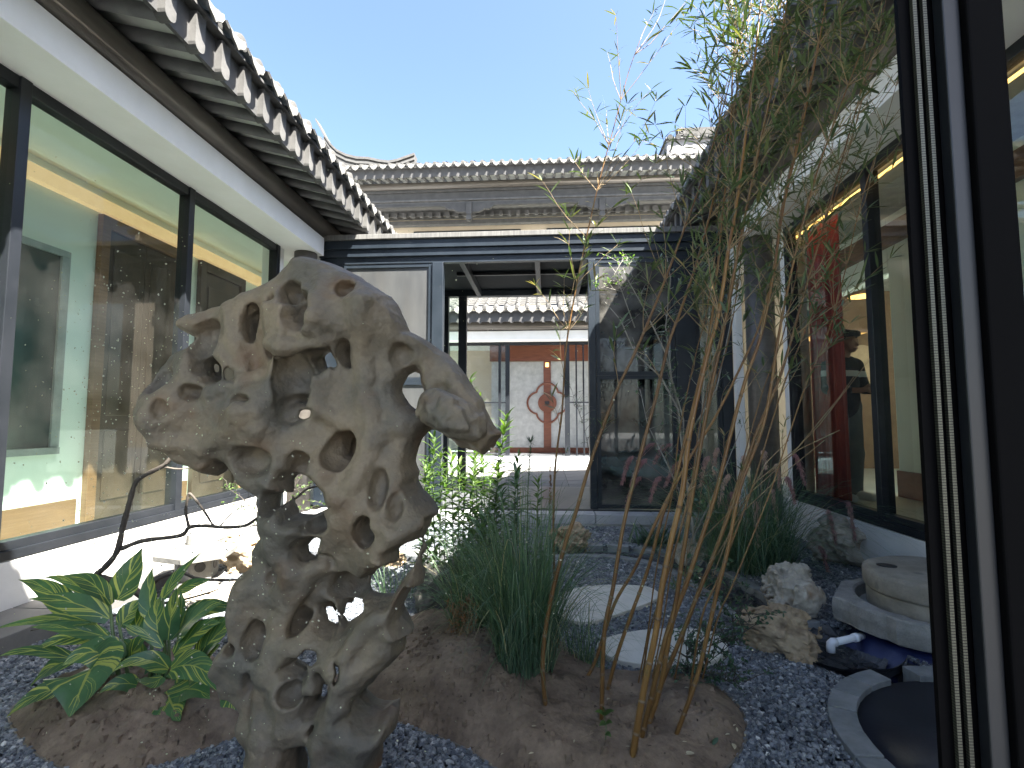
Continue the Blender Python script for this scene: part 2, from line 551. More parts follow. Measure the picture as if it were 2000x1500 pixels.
m_node = mat('bamboo_node', (0.10, 0.055, 0.025), (0.20, 0.14, 0.08), rough=0.7, scale=30)
m_bleaf = mat('bamboo_leaf', (0.05, 0.05, 0.03), rough=0.5, scale=20, transl=0.18,
              attr=[(0.0, (0.060, 0.095, 0.045)), (0.6, (0.105, 0.140, 0.062)), (0.80, (0.19, 0.19, 0.085)), (0.90, (0.36, 0.27, 0.14)), (1.0, (0.48, 0.36, 0.21))])
m_twig = mat('dry_twig', (0.20, 0.135, 0.07), (0.32, 0.24, 0.14), rough=0.8, scale=10)
m_ginger = variegated('variegated_leaf')
m_stem = mat('green_stem', (0.06, 0.10, 0.035), (0.10, 0.15, 0.05), rough=0.5, scale=10)
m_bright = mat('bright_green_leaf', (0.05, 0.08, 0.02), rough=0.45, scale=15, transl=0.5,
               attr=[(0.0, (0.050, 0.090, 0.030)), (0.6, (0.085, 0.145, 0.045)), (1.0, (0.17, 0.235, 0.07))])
m_dgreen = mat('dark_green_leaf', (0.03, 0.06, 0.03), rough=0.4, scale=15, transl=0.22,
               attr=[(0.0, (0.035, 0.075, 0.042)), (0.7, (0.065, 0.125, 0.065)), (1.0, (0.12, 0.19, 0.09))])
m_grass = mat('grass_blade', (0.04, 0.08, 0.04), rough=0.5, scale=15, transl=0.25,
              attr=[(0.0, (0.050, 0.100, 0.058)), (0.55, (0.095, 0.165, 0.095)), (0.85, (0.18, 0.24, 0.14)), (1.0, (0.42, 0.37, 0.22))])
m_rust = mat('dried_flower', (0.16, 0.075, 0.032), (0.30, 0.16, 0.075), rough=0.9, scale=20, transl=0.15)
m_branch = mat('dark_branch', (0.050, 0.042, 0.036), (0.095, 0.08, 0.066), rough=0.85, scale=9, bump=0.004, bscale=50)
m_grayb = mat('grey_branch', (0.20, 0.185, 0.16), (0.32, 0.30, 0.27), rough=0.85, scale=12, bump=0.002, bscale=60)
m_plume = mat('pink_plume', (0.42, 0.26, 0.24), (0.58, 0.42, 0.36), rough=0.9, scale=10, transl=0.25, attr=0.3)
m_redplume = mat('red_plume', (0.30, 0.14, 0.16), (0.42, 0.24, 0.25), rough=0.9, scale=10, transl=0.25, attr=0.3)
m_dry = mat('dry_leaf', (0.36, 0.31, 0.20), (0.50, 0.45, 0.32), rough=0.8, scale=20, attr=0.3)
m_speck = mat('dust_speck', (0.34, 0.33, 0.30), (0.42, 0.41, 0.38), rough=0.9, transl=0.45)
m_gasket = mat('black_gasket', (0.0016, 0.0016, 0.002), (0.002, 0.002, 0.0026), rough=0.6, spec=0.04)
m_alu = mat('grey_frame_strip', (0.007, 0.0085, 0.0115), (0.010, 0.012, 0.016), rough=0.42, metal=0.2)
m_skin = mat('skin', (0.42, 0.25, 0.17), (0.47, 0.29, 0.20), rough=0.55)
m_hair = mat('black_hair', (0.012, 0.010, 0.009), (0.025, 0.02, 0.018), rough=0.5, scale=60, bump=0.004, bscale=90)
m_shirt = mat('dark_shirt', (0.020, 0.020, 0.024), (0.035, 0.035, 0.04), rough=0.85, bump=0.003, bscale=16)
m_trous = mat('grey_trousers', (0.13, 0.145, 0.14), (0.18, 0.195, 0.19), rough=0.85, bump=0.004, bscale=14)
m_stripe = mat('white_stripe', (0.62, 0.64, 0.64), (0.68, 0.70, 0.70), rough=0.8)
m_bounce_yard = mat('dark_bounce_paving', (0.07, 0.07, 0.068), (0.10, 0.10, 0.097), rough=0.8, scale=3)

# ------------------------------------------------------------------ the setting: one ground sheet, courtyard surfaces
mb = MB()
mb.add([(-80, -60, -0.42), (80, -60, -0.42), (80, 120, -0.42), (-80, 120, -0.42)], [(0, 1, 2, 3)])
tag(mb.build('ground', m_concrete), kind='structure')

# ------------------------------------------------------------------ buildings with tiled eaves
PITCH_T = 0.285
def zb(o):                                   # underside of the rafters
    return 4.10 - 0.165 * (o - 0.3) / 0.64

def make_pieces():
    P = {}
    # rafter with a rounded belly
    prof = [(-0.048, 0.12), (-0.048, 0.04)] + [(-0.048 * math.cos(a), 0.04 - 0.04 * math.sin(a)) for a in np.linspace(0, PI, 7)[1:-1]] + [(0.048, 0.04), (0.048, 0.12)]
    mb = MB()
    n = len(prof)
    vs = [(x, -0.05, zb(0.05) + z) for x, z in prof] + [(x, -0.925, zb(0.925) + z) for x, z in prof]
    mb.add(vs, [(i, n + i, n + (i + 1) % n, (i + 1) % n) for i in range(n)] + [tuple(range(n)), tuple(range(2 * n - 1, n - 1, -1))])
    P['rafter'] = (mb, m_rafter)
    # its pale squared end with rounded foot
    mb = MB()
    pr = [(-0.05, 4.215), (-0.05, 3.985)] + [(-0.05 * math.cos(a), 3.985 - 0.05 * math.sin(a)) for a in np.linspace(0, PI, 8)[1:-1]] + [(0.05, 3.985), (0.05, 4.215)]
    mb.prism(pr, 'y', -0.985, -0.9)
    P['rafter_end'] = (mb, m_tongue)
    # drip tile: a shallow trough ending in a hanging pointed lobe
    mb = MB()
    w = 0.112
    arc = [(x, 0.035 * (x / w) ** 2) for x in np.linspace(-w, w, 7)]
    lob = [(w, 0.035), (0.096, -0.022), (0.070, -0.068), (0.028, -0.094), (0.0, -0.122), (-0.028, -0.094), (-0.070, -0.068), (-0.096, -0.022), (-w, 0.035)]
    def tl(p, y, z):
        return [(a, y, b + z) for a, b in p]
    k = len(arc)
    outer = arc + lob[1:-1]
    v1 = [(a, -1.060 - (0.022 if b < 0 else 0), b + 4.285) for a, b in outer]
    v2 = [(a, -1.040 - (0.022 if b < 0 else 0), b + 4.285) for a, b in outer]
    n = len(outer)
    mb.add(v1 + v2, [tuple(range(n - 1, -1, -1)), tuple(range(n, 2 * n))] + [(i, (i + 1) % n, n + (i + 1) % n, n + i) for i in range(n)])
    b0 = tl(arc, -1.045, 4.285) + tl(arc, -0.70, 4.285 + 0.155) + tl(arc, -1.045, 4.270) + tl(arc, -0.70, 4.270 + 0.155)
    fs = []
    for i in range(k - 1):
        fs += [(i, i + 1, k + i + 1, k + i), (2 * k + i, 3 * k + i, 3 * k + i + 1, 2 * k + i + 1)]
    mb.add(b0, fs)
    P['drip_tile'] = (mb, m_drip)
    # cover tile: half round with an end disc and a lip
    mb = MB()
    r = 0.064
    ang = np.linspace(-0.15, PI + 0.15, 10)
    rows = [(-1.02, 0.0, r), (-1.0, 0.0, r * 1.1), (-0.985, 0.008, r * 1.1), (-0.975, 0.012, r), (-0.70, 0.14, r * 0.97), (-0.695, 0.142, r * 1.08), (-0.66, 0.155, r * 1.08)]
    vs = []
    for (y, dz, rr) in rows:
        vs += [(rr * math.cos(a), y, 4.325 + dz + rr * math.sin(a)) for a in ang]
    k = len(ang)
    fs = []
    for i in range(len(rows) - 1):
        for j in range(k - 1):
            fs.append((i * k + j, (i + 1) * k + j, (i + 1) * k + j + 1, i * k + j + 1))
    mb.add(vs, fs)
    dk = [(r * 1.02 * math.cos(a), -1.021, 4.325 + r * 1.02 * math.sin(a)) for a in np.linspace(0, 2 * PI, 14)[:-1]]
    dk2 = [(x * 0.7, -1.027, 4.325 + (z - 4.325) * 0.7) for x, y, z in dk]
    nn = len(dk)
    mb.add(dk + dk2, [(i, (i + 1) % nn, nn + (i + 1) % nn, nn + i) for i in range(nn)] + [tuple(range(nn, 2 * nn))])
    P['cover_tile'] = (mb, m_tile)
    return {k: mb.build('proto_' + k, m, smooth=(k in ('cover_tile', 'rafter'))) for k, (mb, m) in P.items()}
PROTO = make_pieces()
PLAIN_END = PROTO['rafter_end'].data.copy(); PLAIN_END.materials[0] = m_fascia; PLAIN_END.name = 'plain_rafter_end'

def eave(root, x0, x1, dz=0.0, box=True, bx=None, roof_len=3.0, purlin_r=0.15, plain=False):
    n = int((x1 - x0) / PITCH_T)
    r2 = random.Random(hash((round(x0 * 100), round(x1 * 100))) & 0xffff)
    for i in range(n):
        x = x0 + (i + 0.5) * PITCH_T
        ra = dup(PROTO['rafter'], (x, 0, dz), root); ra.name = 'rafter'
        re_ = dup(PROTO['rafter_end'], (0, 0, 0), ra); re_.name = 'rafter_end'
        dt = dup(PROTO['drip_tile'], (x + r2.uniform(-.006, .006), r2.uniform(-.012, .012), dz + r2.uniform(-.006, .006)), root); dt.name = 'drip_tile'
        ct = dup(PROTO['cover_tile'], (x + PITCH_T / 2 + r2.uniform(-.007, .007), r2.uniform(-.015, .015), dz + r2.uniform(-.005, .008)), root, (0, 0, r2.uniform(-.03, .03))); ct.name = 'cover_tile'
    def q(mb, y0, z0, y1, z1, th):
        mb.add([(x0, y0, z0), (x1, y0, z0), (x1, y1, z1), (x0, y1, z1), (x0, y0, z0 + th), (x1, y0, z0 + th), (x1, y1, z1 + th), (x0, y1, z1 + th)],
               [(0, 3, 2, 1), (4, 5, 6, 7), (0, 1, 5, 4), (1, 2, 6, 5), (2, 3, 7, 6), (3, 0, 4, 7)])
    mb = MB()
    if plain:
        for re_ in [o for o in bpy.data.objects if o.name.startswith('rafter_end') and o.parent and o.parent.parent == root]:
            re_.data = PLAIN_END; re_.location.y = 0.052
    q(mb, -0.03, zb(0.03) + 0.075 + dz, -0.898, zb(0.898) + 0.075 + dz, 0.03)
    mb.build('soffit', m_soffit, root)
    mb = MB()
    mb.box(x0, x1, -0.930, -0.900, zb(0.9) + 0.02 + dz, 4.232 + dz)
    mb.build('fascia_board', m_fascia, root)
    mb = MB()
    mb.box(x0, x1, -1.005, -0.86, 4.236 + dz, 4.258 + dz)
    mb.build('tile_batten', m_rafter, root)
    if purlin_r:
        mb = MB()
        mb.tube([(x0, -0.33, 3.953 + dz), (x1, -0.33, 3.953 + dz)], purlin_r, n=24)
        mb.build('purlin', m_purlin, root, smooth=False).data.polygons.foreach_set('use_smooth', [True] * 24 + [False] * 2)
    if box:
        mb = MB()
        b0, b1 = bx if bx else (x0, x1)
        mb.box(b0, b1, -0.42, 0.0, 3.55 + dz, 3.80 + dz)
        mb.build('white_beam', m_white, root, bevel=0.004)
    # the tile rows above the eave: troughs and half-round ridges, stepped in courses
    vs, fs = [], []
    cross = []
    for i in range(n):
        xa = x0 + i * PITCH_T
        for t in (0.0, 0.12, 0.25):
            cross.append((xa + PITCH_T * (t + 0.0), 0.075 * math.cos(t / 0.25 * PI / 2)))
        for t in (0.5, 0.75, 0.88):
            cross.append((xa + PITCH_T * t, 0.0 if t < 0.8 else 0.05))
    cross.append((x0 + n * PITCH_T, 0.075))
    k = len(cross)
    nr = int(roof_len / 0.24)
    row = 0
    for j in range(nr):
        for e in (0, 1):
            o = 0.72 - (j + e) * 0.24
            z = 4.32 + (1.02 - o) * 0.45 + (0.018 if e == 0 else 0) + dz
            vs += [(x, -o, z + h) for x, h in cross]
            if row:
                fs += [((row - 1) * k + i, (row - 1) * k + i + 1, row * k + i + 1, row * k + i) for i in range(k - 1)]
            row += 1
    mb = MB().add(vs, fs)
    mb.build('roof', m_tile, root)

def wallbox(root, name, m, *b, **kw):
    return MB().box(*b).build(name, m, root, **kw)

def glazing(root, x0, x1, mull, z0=0.45, z1=3.55, gm=None, y=0.0, w=0.075):
    """window frame, mullions, one pane per opening"""
    fr = MB()
    fr.box(x0, x1, y - 0.03, y + 0.06, z0, z0 + 0.085)
    fr.box(x0, x1, y - 0.03, y + 0.06, z1 - 0.085, z1 - 0.002)
    f = fr.build('window_frame', m_frame, root, bevel=0.004)
    MB().box(x0, x1, y - 0.055, y - 0.03, z0 - 0.03, z0 + 0.03).build('sill', m_frame, root, bevel=0.004)
    xs = [x0] + list(mull) + [x1]
    for x in xs:
        mm = MB()
        mm.box(x - w / 2, x + w / 2, y - 0.045, y + 0.065, z0 + 0.003, z1 - 0.003)
        mm.build('mullion', m_frame, root, bevel=0.004)
    for a, b in zip(xs[:-1], xs[1:]):
        MB().add([(a + w / 2, y + 0.012, z0 + 0.085), (b - w / 2, y + 0.012, z0 + 0.085), (b - w / 2, y + 0.012, z1 - 0.087), (a + w / 2, y + 0.012, z1 - 0.087)], [(0, 1, 2, 3)]).build('pane', gm, root)

# ---- left building (local x runs along the courtyard, outside is -y)
LX = -3.45
left = thing('side_house', 'long white-beamed house with green glass wall and sunlit tile ends, left of the courtyard', 'house', (LX, 0, 0), PI / 2, 'low houses round the courtyard')
eave(left, -2.0, 9.8, bx=(-2.0, 6.57))
glazing(left, -1.80, 6.10, [-0.21, 1.37, 2.95, 4.52], gm=m_glass_l)
wallbox(left, 'plinth', m_plinth, -2.0, 6.32, -0.05, 0.25, 0.0, 0.415, bevel=0.006)
wallbox(left, 'wall', m_white, 6.145, 6.27, -0.02, 0.2, 0.42, 3.548)
wallbox(left, 'upper_wall', m_white, -2.0, 9.8, 0.0, 0.2, 3.553, 4.35)
wallbox(left, 'floor', m_floor, -2.0, 8.4, 0.26, 3.6, 0.1, 0.30)
wallbox(left, 'ceiling', m_mint, -2.0, 8.4, 0.205, 3.6, 3.64, 3.70)
wallbox(left, 'interior_wall', m_mint, -2.0, 8.4, 1.05, 1.2, 0.302, 3.638)
wallbox(left, 'end_wall', m_mint, 8.2, 8.4, -0.02, 1.048, 0.302, 3.638)
wallbox(left, 'cornice', m_covedim, -2.0, 8.198, 0.97, 1.048, 3.40, 3.53)
for a, b in ((-2.0, 4.58), (5.91, 6.07), (7.11, 8.19)):
    wallbox(left, 'skirting', m_wood, a, b, 1.02, 1.048, 0.303, 0.56)
def door_unit(root, a, b, z0, z1, y, m_leaf, split=True):
    fr = MB()
    fr.box(a, a + 0.10, y - 0.06, y, z0, z1)
    fr.box(b - 0.10, b, y - 0.06, y, z0, z1)
    fr.box(a + 0.102, b - 0.102, y - 0.06, y, z1 - 0.12, z1)
    d = fr.build('door', m_wood if split else m_door, root, bevel=0.004)
    n = 2 if split else 1
    w = (b - a - 0.21) / n
    for i in range(n):
        xa = a + 0.104 + i * (w + 0.002)
        lf = MB()
        lf.box(xa, xa + w - 0.004, y - 0.03, y - 0.004, z0 + 0.01, z1 - 0.124)
        lf.box(xa + 0.07, xa + w - 0.07, y - 0.042, y - 0.0302, z0 + 0.2, z0 + 0.9)
        lf.box(xa + 0.07, xa + w - 0.07, y - 0.042, y - 0.0302, z0 + 1.05, z1 - 0.3)
        lf.build('door_leaf', m_leaf, d, bevel=0.006)
    return d
door_unit(left, 4.65, 5.83, 0.303, 3.38, 1.046, m_door)
door_unit(left, 6.11, 7.07, 0.303, 3.38, 1.046, m_door, split=False)
iw = MB()
iw.box(3.0, 4.36, 1.0, 1.046, 1.0, 1.06); iw.box(3.0, 4.36, 1.01, 1.046, 2.82, 2.88); iw.box(4.28, 4.36, 1.01, 1.046, 1.063, 2.818); iw.box(3.62, 3.67, 1.012, 1.046, 1.063, 2.818)
w_ = iw.build('inner_window', mat('grey_inner_frame', (0.25, 0.27, 0.27), rough=0.5), left)
MB().box(3.0, 4.278, 1.03, 1.044, 1.062, 2.818).build('inner_pane', mat('dark_inner_pane', (0.05, 0.065, 0.065), (0.07, 0.085, 0.085), rough=0.12, scale=2), w_)

# ---- right building (local x runs back towards the camera)
RX = 2.82
right = thing('side_house', 'shaded white-beamed house behind the bamboo with glowing strip along its windows', 'house', (RX, 0, 0), -PI / 2, 'low houses round the courtyard')
eave(right, -9.8, 2.0, bx=(-6.22, 2.0))
glazing(right, -5.93, 1.55, [-4.48, -2.90, -1.32, 0.26], gm=m_glass_r)
wallbox(right, 'plinth', m_plinth, -6.3, 2.0, -0.05, 0.25, 0.0, 0.415, bevel=0.006)
wallbox(right, 'wall', m_white, -6.10, -5.975, -0.03, 0.2, 0.42, 3.548)
wallbox(right, 'corner_pier', m_white, -6.62, -6.50, -0.42, -0.34, 0.0, 3.548)
wallbox(right, 'upper_wall', m_white, -9.8, 2.0, 0.0, 0.2, 3.553, 4.35)
wallbox(right, 'floor', m_floor, -9.5, 2.0, 0.26, 5.0, 0.2, 0.46)
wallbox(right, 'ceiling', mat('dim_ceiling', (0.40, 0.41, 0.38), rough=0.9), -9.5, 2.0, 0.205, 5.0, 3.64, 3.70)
wallbox(right, 'interior_wall', m_mint, -5.95, 2.0, 1.10, 1.25, 0.462, 3.638)
wallbox(right, 'interior_lintel', m_mint, -9.4, -5.96, 1.10, 1.25, 3.0, 3.638)
wallbox(right, 'room_end_wall', mat('brown_end_wall', (0.20, 0.12, 0.07), (0.26, 0.16, 0.095), rough=0.7), -9.5, -9.4, 0.0, 5.0, 0.462, 3.638)
wallbox(right, 'room_back_wall', mat('brown_room_wall', (0.20, 0.12, 0.07), (0.26, 0.16, 0.095), rough=0.7), -9.4, -5.4, 4.2, 4.4, 0.462, 3.638)
wallbox(right, 'cornice', m_wood, -9.38, 1.9, 1.03, 1.098, 3.28, 3.52)
wallbox(right, 'skirting', m_redwood, -5.95, 1.9, 1.07, 1.098, 0.463, 0.75)
wallbox(right, 'led_strip', m_cove, -6.0, 1.4, 0.10, 0.122, 3.44, 3.455)
cv = MB()                                     # pleated red sheet, added in place of a reflection in the glass
pr = [(y, 0.03 * math.sin(y * 44) + 0.014 * math.sin(y * 101 + 1)) for y in np.linspace(0, 0.54, 90)]
vs = [(x, y, 0.50) for y, x in pr] + [(x * 0.8, y, 3.46) for y, x in pr]
cv.add(vs, [(i, i + 1, 90 + i + 1, 90 + i) for i in range(89)])
cur = cv.build('reflection_curtain', m_redcloth, None, smooth=True)
cur.location = (RX + 0.20, 5.32, 0)
sm = cur.modifiers.new('thick', 'SOLIDIFY'); sm.thickness = 0.006
tag(cur, 'long pleated red sheet just inside the right-hand window, standing in for a reflection', 'reflection_curtain')
lamp = thing('ceiling_lamp', 'round ceiling lamp glowing orange inside the right-hand house', 'lamp', (5.12, 8.4, 0.33))
MB().lathe([(0.21, 2.98), (0.25, 2.98), (0.25, 3.03), (0.0, 3.05)], 32).build('shade', m_wood, lamp)
MB().lathe([(0.0, 2.976), (0.205, 2.978), (0.205, 3.0)], 32).build('diffuser', m_cove, lamp)
MB().tube([(0, 0, 3.05), (0, 0, 3.308)], 0.008, 6).build('rod', m_frame, lamp)
lb = thing('light_panel', 'flat orange glowing hanging panel inside the right-hand house', 'lamp', (4.30, 7.9, 0.15))
MB().box(-0.34, 0.34, -0.4, 0.4, 2.42, 2.47).build('housing', m_wood, lb)
MB().add([(-0.32, -0.38, 2.417), (0.32, -0.38, 2.417), (0.32, 0.38, 2.417), (-0.32, 0.38, 2.417)], [(0, 3, 2, 1)]).build('diffuser', mat('panel_glow', (0.8, 0.5, 0.2), emis=(1, 0.5, 0.15, 0.15)), lb)
MB().tube([(0, 0, 2.47), (0, 0, 3.49)], 0.01, 6).build('rod', m_frame, lb)
dsc = thing('wall_disc', 'pale round disc on the end wall behind the standing figure', 'wall decoration', (5.62, 9.397, 2.30))
do_ = MB().lathe([(0.0, 0), (0.35, 0), (0.36, 0.01), (0.36, 0.03), (0, 0.03)], 48).build('disc', mat('tan_disc', (0.50, 0.36, 0.24), rough=0.8), dsc)
do_.rotation_euler = (PI / 2, 0, 0)

# round dark columns at the house corners
def column(x, y, r, label):
    c = thing('round_column', label, 'column', (x, y, 0), 0, 'round columns at the house corners')
    MB().tube([(0, 0, 0.14), (0, 0, 3.546)], r, 32, cap=True).build('shaft', m_purlin, c, smooth=True)
    MB().lathe([(r + 0.05, 0.0), (r + 0.06, 0.06), (r + 0.05, 0.11), (r + 0.01, 0.138)], 32).build('base', m_step, c)
column(-3.22, 6.44, 0.145, 'dark brown round column at the end of the sunlit left house')
column(2.62, 6.30, 0.165, 'blue-grey shaded round column behind the bamboo and pink grass')

# ---- glazed corridor across the back of the courtyard
CYY = 6.72
cor = thing('glazed_corridor', 'blue-black steel corridor with dusty grey panels and open middle, across the courtyard', 'corridor', (0, CYY, 0))
wallbox(cor, 'coping', m_coping, -3.15, 2.6, -0.12, 2.2, 3.785, 3.855, bevel=0.006)
wallbox(cor, 'upper_fascia', m_steel, -3.14, 2.6, -0.085, 0.0, 3.665, 3.783, bevel=0.004)
wallbox(cor, 'lower_fascia', m_steel, -3.14, 2.6, -0.055, 0.0, 3.56, 3.662, bevel=0.004)
wallbox(cor, 'header', m_steel, -3.14, 2.6, -0.02, 0.06, 3.47, 3.557)
for x0, x1 in ((-3.14, -2.82), (-1.55, -1.40), (0.565, 0.66), (1.70, 1.96), (2.28, 2.42)):
    wallbox(cor, 'post', m_steel, x0, x1, -0.035, 0.09, 0.161, 3.468, bevel=0.005)
def panel(x0, x1, z0, z1, m, name='panel'):
    fr = MB()
    w = 0.05
    fr.box(x0, x0 + w, -0.012, 0.04, z0, z1); fr.box(x1 - w, x1, -0.012, 0.04, z0, z1)
    fr.box(x0 + w, x1 - w, -0.010, 0.04, z0, z0 + w); fr.box(x0 + w, x1 - w, -0.010, 0.04, z1 - w, z1)
    f = fr.build('panel_frame', m_steel, cor)
    MB().box(x0 + w, x1 - w, 0.012, 0.022, z0 + w, z1 - w).build(name, m, f)
panel(-2.815, -1.555, 1.84, 3.465, m_screen)
panel(-2.815, -1.555, 0.165, 1.838, m_screen)
panel(0.665, 1.695, 1.90, 3.465, m_glass_p, 'pane')
panel(0.665, 1.695, 0.165, 1.898, m_glass_p, 'pane')
panel(1.965, 2.275, 0.165, 3.465, m_glass_d, 'pane')
wallbox(cor, 'ceiling', mat('corridor_ceiling', (0.007, 0.010, 0.013), rough=0.6, spec=0.05), -3.0, 2.58, 0.062, 2.19, 3.60, 3.76)
for x in (-1.2, -0.15, 0.5):
    wallbox(cor, 'ceiling_beam', m_steel, x, x + 0.07, 0.07, 1.98, 3.48, 3.598)
wallbox(cor, 'ceiling_track', m_alu, -1.38, 0.55, 0.9, 0.94, 3.55, 3.598)
wallbox(cor, 'back_header', m_steel, -3.0, 2.58, 1.99, 2.12, 3.50, 3.598)
for x0, x1 in ((-3.0, -2.8), (-1.82, -1.72), (-1.54, -1.40), (0.75, 0.9), (2.3, 2.5)):
    wallbox(cor, 'back_post', m_steel, x0, x1, 2.0, 2.1, 0.165, 3.498)
for x0, x1 in ((-1.72, -1.54), (-2.8, -1.82), (0.9, 2.3)):
    MB().add([(x0, 2.05, 0.17), (x1, 2.05, 0.17), (x1, 2.05, 3.497), (x0, 2.05, 3.497)], [(0, 1, 2, 3)]).build('back_pane', m_glass_l, cor)
wallbox(cor, 'floor', m_darkfloor, -3.0, 2.58, -0.03, 2.2, 0.02, 0.16)
wallbox(cor, 'door_track', m_alu, -3.0, 2.58, -0.09, -0.034, 0.02, 0.155)
for i in range(7):
    x0 = -3.0 + i * 0.72
    MB().box(x0 + 0.004, x0 + 0.716, -0.36, -0.094, 0.03, 0.148).build('step_slab', m_step, cor, bevel=0.006)
wallbox(cor, 'step_base', m_concrete, -3.0, 2.04, -0.345, -0.1, -0.2, 0.0295)
wallbox(cor, 'inner_light', m_cove, 2.55, 2.70, 1.18, 1.198, 3.36, 3.40)
wallbox(cor, 'inner_wall', m_cream, 2.15, 4.0, 1.2, 1.3, 0.16, 3.6)

# ---- second courtyard behind the corridor: paved yard, far house, tall hall
tag(MB().box(-6, 6, 8.93, 15.5, -0.2, 0.10).build('rear_yard', m_concrete), kind='structure')
yard = bpy.data.objects['rear_yard']
tp = None
for i in range(7):
    for j in range(7):
        x, y = -2.6 + i * 0.6, 8.95 + j * 0.6
        if tp is None:
            tp = MB().box(0.004, 0.596, 0.004, 0.596, 0.09, 0.122).build('paver', m_pave, yard, bevel=0.003)
            tp.location = (x, y, 0)
        else:
            dup(tp, (x, y, random.uniform(-.002, .002)), yard).name = 'paver'
FY = 14.3
far = thing('far_house', 'distant low white-beamed house with cream screen and red emblem, seen through the corridor', 'house', (0, FY, 0), 0, 'low houses round the courtyard')
eave(far, -4.2, 4.2, roof_len=1.4, plain=True)
wallbox(far, 'platform', m_step, -4.2, 4.2, -0.9, 0.0, 0.1, 0.30)
wallbox(far, 'plinth_step', m_darkfloor, -4.2, 4.2, -0.03, 1.4, 0.12, 0.345)
wallbox(far, 'header', m_frame, -4.2, 4.2, -0.04, 0.06, 3.46, 3.548)
for x0, x1 in ((-2.9, -2.78), (-1.36, -1.29), (-1.16, -1.04), (0.52, 0.66), (0.83, 0.87), (1.03, 1.07), (1.22, 1.30), (2.8, 2.95)):
    wallbox(far, 'post', m_frame, x0, x1, -0.04, 0.06, 0.346, 3.458)
wallbox(far, 'rail', m_frame, -2.78, -1.16, -0.02, 0.02, 1.80, 1.84)
wallbox(far, 'rail', m_frame, 0.66, 1.22, -0.02, 0.02, 1.80, 1.84)
MB().add([(-2.78, 0.03, 0.35), (-1.16, 0.03, 0.35), (-1.16, 0.03, 3.457), (-2.78, 0.03, 3.457)], [(0, 1, 2, 3)]).build('pane', m_glass_d, far)
MB().add([(1.3, 0.03, 0.35), (2.8, 0.03, 0.35), (2.8, 0.03, 3.457), (1.3, 0.03, 3.457)], [(0, 1, 2, 3)]).build('pane', m_glass_d, far)
sc = thing('screen_wall', 'cream screen wall with red-brown header, upright bar and four-lobed emblem', 'screen wall', (0.03, FY + 1.0, 0))
wallbox(sc, 'board', mat('cream_screen_board', (0.42, 0.42, 0.40), rough=0.85), -1.7, 1.7, 0.0, 0.1, 0.50, 3.10)
wallbox(sc, 'header', m_redwood, -1.75, 1.75, -0.06, 0.08, 3.12, 3.60)
wallbox(sc, 'skirting', m_redwood, -1.75, 1.75, -0.03, 0.1, 0.346, 0.497)
wallbox(sc, 'upright_bar', m_redwood, -0.11, 0.11, -0.045, 0.0, 0.50, 3.118)
wallbox(sc, 'lit_slot', m_cove, -0.05, 0.05, -0.056, -0.046, 2.93, 3.06)
mb = MB()
mb.lathe([(0.0, 0), (0.27, 0), (0.28, 0.02), (0.28, 0.045), (0, 0.05)], 32)
ds = mb.build('emblem_disc', m_redwood, sc); ds.rotation_euler = (PI / 2, 0, 0); ds.location = (0, -0.046, 1.84)
wallbox(sc, 'lock', m_dark, -0.08, 0.06, -0.115, -0.097, 1.79, 1.89)
mb = MB()                                     # four lobes: arcs of four circles
pts = []
R_, off = 0.33, 0.27
for k in range(4):
    c = (off * math.cos(k * PI / 2), off * math.sin(k * PI / 2))
    for a in np.linspace(-1.40, 1.40, 16):
        pts.append((c[0] + R_ * math.cos(k * PI / 2 + a), -0.03, 1.84 + c[1] + R_ * math.sin(k * PI / 2 + a)))
pts = [p for p in pts]
mb.tube(pts + [pts[0], pts[1]], 0.032, 6, cap=False)
mb.build('four_lobed_ring', m_redwood, sc)
wallbox(far, 'room_back_wall', m_mint, -4.0, 4.0, 2.6, 2.7, 0.3, 3.6)
wallbox(far, 'room_ceiling', m_mint, -4.0, 4.0, 0.0, 2.6, 3.61, 3.66)

